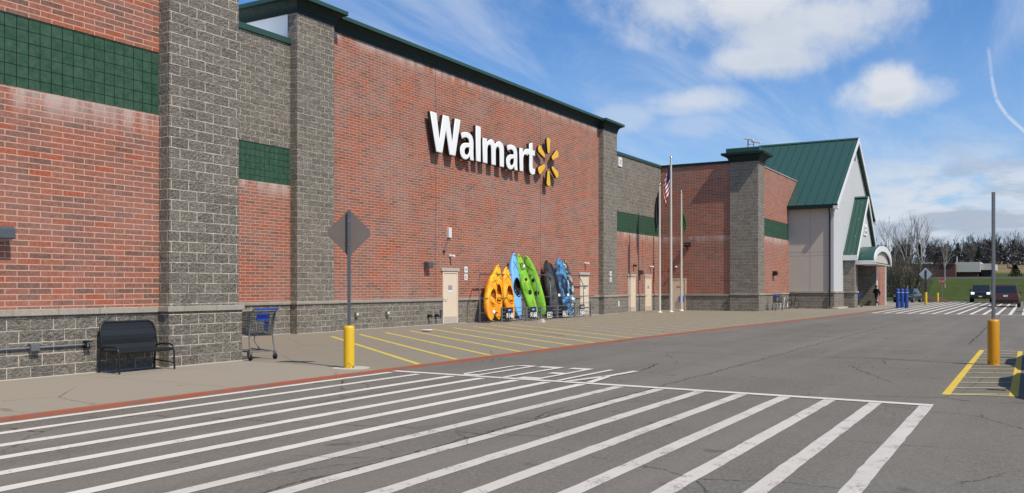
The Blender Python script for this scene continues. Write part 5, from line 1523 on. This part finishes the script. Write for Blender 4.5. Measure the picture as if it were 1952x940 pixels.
def vehicle(name, label, cat, loc, rz, spec, group=None):
    """+x is the front; wheels, glass, lamps and trim are parts"""
    t = thing(name, label, cat, loc, rz, group)
    L, W = spec['L'], spec['W']; h = W / 2; pm = spec['paint']
    st = spec['body']                                    # stations (x, z_low, z_belt, width factor)
    a = MB(); rings = []
    for (x, zl, zb, wf) in st:
        w = h * wf; d = zb - zl
        half = [(w * .90, zl), (w * .985, zl + d * .16), (w, zl + d * .42), (w * .985, zl + d * .72), (w * .95, zl + d * .90), (w * .86, zb - .012), (w * .5, zb + .008)]
        rings.append([(x, y, z) for y, z in half] + [(x, -y, z) for y, z in reversed(half)])
    n = len(rings[0]); v = [p for r in rings for p in r]
    fs = [(i * n + j, (i + 1) * n + j, (i + 1) * n + (j + 1) % n, i * n + (j + 1) % n) for i in range(len(rings) - 1) for j in range(n)]
    a.add(v, fs, True); a.add(rings[0], [tuple(range(n))]); a.add(rings[-1], [tuple(reversed(range(n)))])
    body = a.build('body', pm, t)
    # cabin
    g = spec['cab']                                      # rear bottom x, front bottom x, rear top x, front top x, z bottom, z top
    xr, xf, xrt, xft, zb, zt = g; wb, wt = h * .90, h * spec.get('tumble', .74)
    B = [Vector(q) for q in ((xr, -wb, zb), (xf, -wb * .96, zb), (xf, wb * .96, zb), (xr, wb, zb), (xrt, -wt, zt), (xft, -wt * .97, zt), (xft, wt * .97, zt), (xrt, wt, zt))]
    a = MB(); a.hexa([tuple(q) for q in B]); a.build('roof', pm, t, bevel=.06, seg=3)
    def pane(name, i0, i1, i2, i3, u0, u1, v0, v1, out=.008):
        p = lambda u, w_: (B[i0] * (1 - u) + B[i1] * u) * (1 - w_) + (B[i3] * (1 - u) + B[i2] * u) * w_
        q = [p(u0, v0), p(u1, v0), p(u1, v1), p(u0, v1)]
        nrm = (q[1] - q[0]).cross(q[3] - q[0]).normalized()
        cen = sum(B, Vector()) / 8
        if nrm.dot(q[0] - cen) < 0: nrm = -nrm
        m = MB(); m.prism([tuple(k + nrm * out) for k in q], tuple(-nrm * .02)); m.build(name, 'car_glass', t)
    pane('windscreen', 1, 2, 6, 5, .06, .94, .08, .90)
    pane('rear_window', 3, 0, 4, 7, .07, .93, *(spec.get('rear_glass', (.1, .9))))
    for (i0, i1, i2, i3) in ((0, 1, 5, 4), (3, 2, 6, 7)):
        for (u0, u1) in spec['side_windows']: pane('side_window', i0, i1, i2, i3, u0, u1, .1, .88)
    # wheels
    R = spec.get('wr', .33)
    for wx in spec['wheels']:
        for s in (-1, 1):
            a = MB(); a.lathe([(R + .045, -.015), (R + .06, .0), (R + .045, .012)], (wx, s * (h * .985), R + .02), 'y', 22); a.build('wheel_arch', 'print_black', t)
            a = MB(); a.lathe([(R * .6, -.11), (R * .94, -.11), (R, -.07), (R, .07), (R * .94, .11), (R * .6, .11)], (wx, s * (h - .09), R), 'y', 22); w = a.build('wheel', 'black_rubber', t)
            a = MB(); a.lathe([(.02, .02), (R * .2, .02), (R * .58, -.0), (R * .62, .02), (R * .62, .03)], (wx, s * (h - .09) + s * .085, R), 'y', 18); a.build('rim', spec.get('rim', 'steel_galv'), w)
    x1 = st[-1][0]; x0 = st[0][0]; zb1 = st[-1][2]; zb0 = st[0][2]; zl1 = st[-1][1]; zl0 = st[0][1]
    # front
    hl = spec['headlamp']
    for s in (-1, 1):
        a = MB(); a.box(x1 - .10, x1 + .012, s * h * .56, s * h * .86, hl[0], hl[1]); a.build('headlight', 'headlamp_on' if spec.get('lit') else 'lamp_clear', t, bevel=.02)
    a = MB(); a.box(x1 - .05, x1 + .010, -h * .5, h * .5, hl[0] - .05, hl[1]); a.build('grille', 'print_black', t, bevel=.015)
    a = MB(); a.box(x1 - .08, x1 + .10, -h * .92, h * .92, zl1 + .06, zl1 + .26); a.build('front_bumper', spec.get('bumper', 'print_black'), t, bevel=.04)
    # rear
    tl = spec['taillamp']
    for s in (-1, 1):
        a = MB(); a.box(x0 - .012, x0 + .12, s * h * tl[2], s * h * .91, tl[0], tl[1]); a.build('tail_light', 'lamp_red', t, bevel=.015)
    a = MB(); a.box(x0 - .10, x0 + .08, -h * .93, h * .93, zl0 + .02, zl0 + .24); a.build('rear_bumper', spec.get('bumper', 'print_black'), t, bevel=.04)
    zp = spec.get('plate', .72)
    a = MB(); a.box(x0 - .02, x0 + .0, -.16, .16, zp, zp + .15); a.build('number_plate', 'plate', t)
    a = MB(); a.box(x1 + .101, x1 + .11, -.16, .16, zl1 + .10, zl1 + .22); a.build('number_plate', 'plate', t)
    for s in (-1, 1):
        a = MB(); a.box(xf - .28, xf - .12, s * (h * .93), s * (h * .93 + .19), zb + .02, zb + .17); a.build('wing_mirror', spec.get('mirror', pm), t, bevel=.03)
    a = MB(); a.box(x0 + .2, x1 - .2, -h * .85, h * .85, zl0 - .06, zl0 + .04); a.build('underbody', 'print_black', t)
    for s in (-1, 1):
        a = MB()
        for dx in spec.get('handles', (-.3, .6)): a.box(dx - .09, dx + .09, s * (h * .985), s * (h * 1.0 + .012), zb - .16, zb - .12)
        a.build('door_handle', pm, t)
    return t


SEDAN = dict(L=4.7, W=1.82, body=[(-2.32, .42, .86, .80), (-2.2, .28, .95, .93), (-1.5, .24, .99, .99), (0, .22, .97, 1), (1.1, .22, .95, 1), (1.9, .26, .86, .96), (2.2, .32, .74, .86), (2.3, .38, .66, .76)],
             cab=(-1.75, 1.15, -1.0, .35, .93, 1.44), side_windows=((.14, .5), (.53, .86)), wheels=(-1.38, 1.42), headlamp=(.56, .70), taillamp=(.70, .86, .6), paint='car_charcoal', rear_glass=(.1, .9))
VAN = dict(L=4.8, W=1.94, body=[(-2.38, .40, 1.06, .93), (-2.3, .30, 1.10, .98), (-1.5, .26, 1.10, 1), (0, .25, 1.08, 1), (1.2, .26, 1.04, 1), (1.9, .28, .96, .96), (2.25, .34, .82, .88), (2.4, .40, .72, .78)],
           cab=(-2.34, 1.35, -2.18, .45, 1.04, 1.76), tumble=.80, side_windows=((.04, .3), (.33, .6), (.63, .9)), wheels=(-1.4, 1.5), headlamp=(.6, .76), taillamp=(.78, 1.05, .84), paint='car_maroon', rear_glass=(.06, .86), plate=.82)
PICKUP = dict(L=5.4, W=1.98, body=[(-2.7, .50, 1.14, .95), (-2.6, .42, 1.18, .98), (-1.0, .38, 1.18, 1), (.3, .38, 1.18, 1), (1.5, .38, 1.16, 1), (2.2, .40, 1.12, .98), (2.55, .42, 1.06, .95), (2.62, .46, 1.0, .93)],
              cab=(-1.0, 1.25, -.8, .55, 1.16, 1.80), tumble=.78, side_windows=((.08, .48), (.52, .9)), wheels=(-1.7, 1.7), wr=.39, headlamp=(.84, 1.04), taillamp=(.86, 1.12, .84), paint='car_navy', lit=True, bumper='print_black', rear_glass=(.15, .85), mirror='print_black')
import copy as _cp
vehicle('minivan', 'reddish brown minivan seen from behind on the far crossing', 'van', (80.9, 1.72, ZR), 0, VAN)
vehicle('pickup_truck', 'dark pickup truck facing the camera with bright headlamps', 'pickup', (103.6, 4.42, ZR), R_(180), PICKUP)
S1 = _cp.deepcopy(SEDAN); S1['paint'] = 'car_black'
vehicle('parked_car', 'black car whose nose shows at the right edge by the minivan', 'car', (65.0, -2.0, ZR), R_(90), S1, 'parked cars')
S2 = _cp.deepcopy(SEDAN); S2['paint'] = 'car_black'
vehicle('parked_car', 'small dark car half hidden behind the blue posts', 'car', (97.2, 10.75, -.06), R_(172), S2, 'parked cars')
# two cars in the bays beside the striped island, mostly past the right edge; their shadows lie on it
S3 = _cp.deepcopy(SEDAN); S3['paint'] = 'car_charcoal'
vehicle('parked_car', 'dark car beside the near half of the yellow island', 'car', (16.3, -1.22, ZR), R_(180), S3, 'parked cars')
S4 = _cp.deepcopy(SEDAN); S4['paint'] = 'car_charcoal'
vehicle('parked_car', 'dark car beside the far half of the yellow island', 'car', (21.6, -1.22, ZR), R_(0), S4, 'parked cars')

# ------------------------------------------------------------------ the land behind: brick building, trees, wood
bz = 3.25
bb = thing('brick_building', 'low brown brick building with cream fascia beyond the lawn', 'building', (196, 12, bz))
def bp(name, mb, mat, parent=None): return mb.build(name, mat, parent or bb, off=(196, 12, bz))
a = MB(); a.box(192.4, 215, 12.75, 20.5, bz - 1, 6.0); a.box(196, 215, 8.9, 12.75, bz - 1, 4.5); bp('wall', a, 'far_brick')
a = MB(); a.box(195.2, 216, 8.6, 12.95, 4.5, 6.45); bp('fascia', a, 'far_fascia')
a = MB(); a.box(197, 216, 6.2, 8.58, 4.9, 6.15); bp('canopy', a, 'far_fascia')
a = MB()
for y in (6.4, 8.2): a.box(198, 198.4, y - .2, y + .2, bz - 1, 4.9)
bp('canopy_post', a, 'white_paint')
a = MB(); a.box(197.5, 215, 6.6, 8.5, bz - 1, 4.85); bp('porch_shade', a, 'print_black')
a = MB(); a.box(192.2, 215, 12.9, 20.7, 6.0, 6.18); r_ = bp('roof', a, 'twig_dark')
a = MB(); a.box(197, 199, 17.3, 18.9, 6.18, 6.5); bp('roof_vent', a, 'white_paint', r_)
a = MB(); a.box(195.6, 195.75, 12.6, 12.75, 6.45, 7.6); bp('roof_pole', a, 'white_paint')
a = MB(); a.box(184, 186.5, -60, 19, 3.0, 3.42); struct('far_path', a, 'entry_concrete')
t = thing('flower_bed', 'brown mulch bed between the far yellow posts', 'bed', (104.5, 9.0, -.06))
a = MB(); a.lathe([(1.7, -.1), (1.5, .12), (1.0, .32), (.5, .42), (.01, .45)], n=18); a.build('mulch_mound', 'mulch', t); t.scale = (1, .95, 1.3)


def grow(mb, p, d, ln, r, depth, R__, spread=.5, n=5, kids=(2, 3), upw=.12, leafs=None, minr=.012):
    pts = [p]; rs = [r]; q = Vector(p); dd = Vector(d).normalized(); seg = 3
    for i in range(seg):
        dd = (dd + Vector((R__.gauss(0, .10), R__.gauss(0, .10), R__.gauss(0, .05) + upw * .3))).normalized()
        q = q + dd * ln / seg; pts.append(tuple(q)); rs.append(max(minr, r * (1 - .38 * (i + 1) / seg)))
    mb.tube(pts, rs, n if r > .04 else 3, cap=False)
    if depth <= 0:
        if leafs is not None: leafs.append(tuple(q))
        return
    for k in range(R__.randint(*kids)):
        an = R__.uniform(0, 2 * math.pi); u = dd.orthogonal().normalized(); w = dd.cross(u)
        nd = (dd + (u * math.cos(an) + w * math.sin(an)) * R__.uniform(spread * .6, spread * 1.3) + Vector((0, 0, upw))).normalized()
        i = R__.randint(1, seg)
        grow(mb, pts[i] if k else pts[-1], nd, ln * R__.uniform(.62, .85), rs[i] * .72, depth - 1, R__, spread, n, kids, upw, leafs, minr)


def bare_tree(label, x, y, h, seed, mat='bark_pale', name='bare_tree', lean=(0, 0), depth=5, minr=.018, group='bare trees beyond the store', trunk=.34, r0=None, spread=.34):
    R__ = random.Random(seed); z = terrain_z(x, y) - .1
    t = thing(name, label, 'tree', (x, y, z), group=group)
    r = r0 or h * .013
    th = h * trunk
    a = MB(); pts = [(0, 0, -.2), (lean[0] * .3 * th, lean[1] * .3 * th, th * .4), (lean[0] * th, lean[1] * th, th)]
    a.tube(pts, [r * 1.25, r, r * .85], 8); a.build('trunk', mat, t)
    a = MB()
    for k in range(4):
        an = R__.uniform(0, 6.28); up_ = R__.uniform(1.0, 1.9)
        grow(a, (lean[0] * th, lean[1] * th, th * R__.uniform(.8, 1.0)), (math.cos(an) * .38, math.sin(an) * .38, up_), h * .25, r * .68, depth - 1, R__, spread, 5, (2, 3), .16, None, minr)
    a.build('crown', mat, t)
    return t


bare_tree('left of three tall pale bare trees behind the porch', 140.5, 17.4, 10.8, 3, depth=4)
bare_tree('middle of three tall pale bare trees behind the porch', 141.5, 15.8, 11.0, 11, depth=4)
bare_tree('right of three tall pale bare trees behind the porch', 142.6, 14.2, 12.0, 23, lean=(.02, -.05), depth=4)
bare_tree('slim bare sapling in front of the brick building', 146, 11.1, 6.8, 31, depth=4, trunk=.45)
bare_tree('bare tree on the skyline right of the brick building', 236, 12.5, 8.5, 41, mat='bark_grey', minr=.04)


def bush(label, x, y, h, w, seed, mat, group='shrubs behind the entrance porch', nst=34, nl=500):
    R__ = random.Random(seed); z = terrain_z(x, y)
    t = thing('shrub', label, 'shrub', (x, y, z), group=group)
    a = MB(); tips = []
    for k in range(nst):
        an = R__.uniform(0, 6.28); rr = R__.uniform(0, w * .28)
        grow(a, (rr * math.cos(an), rr * math.sin(an), -.1), (math.cos(an) * .35, math.sin(an) * .35, 1.3), h * R__.uniform(.36, .5), .035, 2, R__, .38, 4, (2, 3), .18, tips, .012)
    a.build('stems', 'bark_grey' if mat == 'bush_brown' else 'twig_dark', t)
    b = MB()
    for k in range(nl):
        c = Vector(R__.choice(tips)) + Vector((R__.gauss(0, .25), R__.gauss(0, .25), R__.gauss(0, .3))); c.z *= R__.uniform(.35, 1.0)
        s = R__.uniform(.04, .10); u = Vector((R__.gauss(0, 1), R__.gauss(0, 1), R__.gauss(0, 1))).normalized(); w_ = u.orthogonal().normalized()
        b.quad(tuple(c - u * s), tuple(c + w_ * s * .6), tuple(c + u * s), tuple(c - w_ * s * .6))
    b.build('foliage', mat, t)
    return t


bush('brown bare shrub closest to the brick end pier', 119, 15.6, 5.0, 4.0, 5, 'bush_brown')
bush('olive shrub behind the blue posts, left of the widest one', 118, 14.2, 5.4, 4.2, 6, 'bush_olive', nl=800)
bush('wide olive shrub between the blue posts and diamond sign', 120, 12.9, 5.2, 4.2, 7, 'bush_olive', nl=800)
bush('tall brown shrub behind the blue posts', 126, 15.2, 5.8, 4.6, 8, 'bush_brown', nl=450)
bush('thin brown shrub at the right end of the thicket', 124, 12.2, 4.6, 3.0, 9, 'bush_brown', nl=350)
# small pine on the lawn at the right
t = thing('pine_tree', 'small dark pine on the lawn at the right edge', 'tree', (196, 2.6, terrain_z(196, 2.6)))
a = MB(); a.tube([(0, 0, -.2), (0, 0, 2.4)], [.12, .04], 6); a.build('trunk', 'bark_grey', t)
a = MB(); R5 = random.Random(2)
for i in range(900):
    z = R5.uniform(.25, 2.6); rr = (2.75 - z) * .55 * math.sqrt(R5.random()) + .05; an = R5.uniform(0, 6.28)
    c = Vector((rr * math.cos(an), rr * math.sin(an), z)); s = R5.uniform(.08, .2)
    a.quad(tuple(c + Vector((s, 0, -.05))), tuple(c + Vector((0, s * .5, 0))), tuple(c + Vector((-s, 0, .06))), tuple(c + Vector((0, -s * .5, .0))))
a.build('crown', 'conifer', t)

# far wood: reads as one dark mass with a ragged, twiggy top
R6 = random.Random(77)
wood = MB(); ever = MB()
for i in range(300):
    x = R6.uniform(320, 440); y = R6.uniform(-60, 95); z = terrain_z(x, y); front = (x - 320) / 120
    h = R6.uniform(5.8, 9.2) * (1.0 + .25 * math.sin(y * .13) * math.cos(y * .05))
    if R6.random() < .16:
        h *= .86
        for k in range(170):
            q = R6.random(); zz_ = h * (.12 + .88 * q); rr = (1 - q) * 2.2 * math.sqrt(R6.random()) + .15; an = R6.uniform(0, 6.28)
            c = Vector((x + rr * math.cos(an), y + rr * math.sin(an), z + zz_)); s = R6.uniform(.25, .7)
            ever.quad(tuple(c + Vector((0, s, -.2))), tuple(c + Vector((s * .4, 0, .15))), tuple(c + Vector((0, -s, -.2))), tuple(c + Vector((-.1, 0, s * .7))))
    else:
        grow(wood, (x, y, z - .3), (0, 0, 1), h * .42, .22, 4, R6, .42, 4, (2, 3), .2, None, .045)
        for k in range(150):
            q = R6.random(); zz_ = h * q * .86; rr = R6.uniform(.2, 2.6) * (1 - .45 * q); an = R6.uniform(0, 6.28)
            c = Vector((x + rr * math.cos(an), y + rr * math.sin(an), z + zz_)); s = R6.uniform(.3, 1.1); u = Vector((R6.gauss(0, .5), R6.gauss(0, 1), R6.gauss(0, 1.3))).normalized(); w_ = u.orthogonal().normalized()
            wood.quad(tuple(c - u * s), tuple(c + w_ * s * .22), tuple(c + u * s), tuple(c - w_ * s * .22))
tag(wood.build('far_wood', 'wood_mass'), 'dark bare wood along the skyline beyond the lawn', 'wood', kind='stuff')
tag(ever.build('far_evergreens', 'conifer'), 'dark evergreen trees among the bare wood on the skyline', 'wood', kind='stuff')
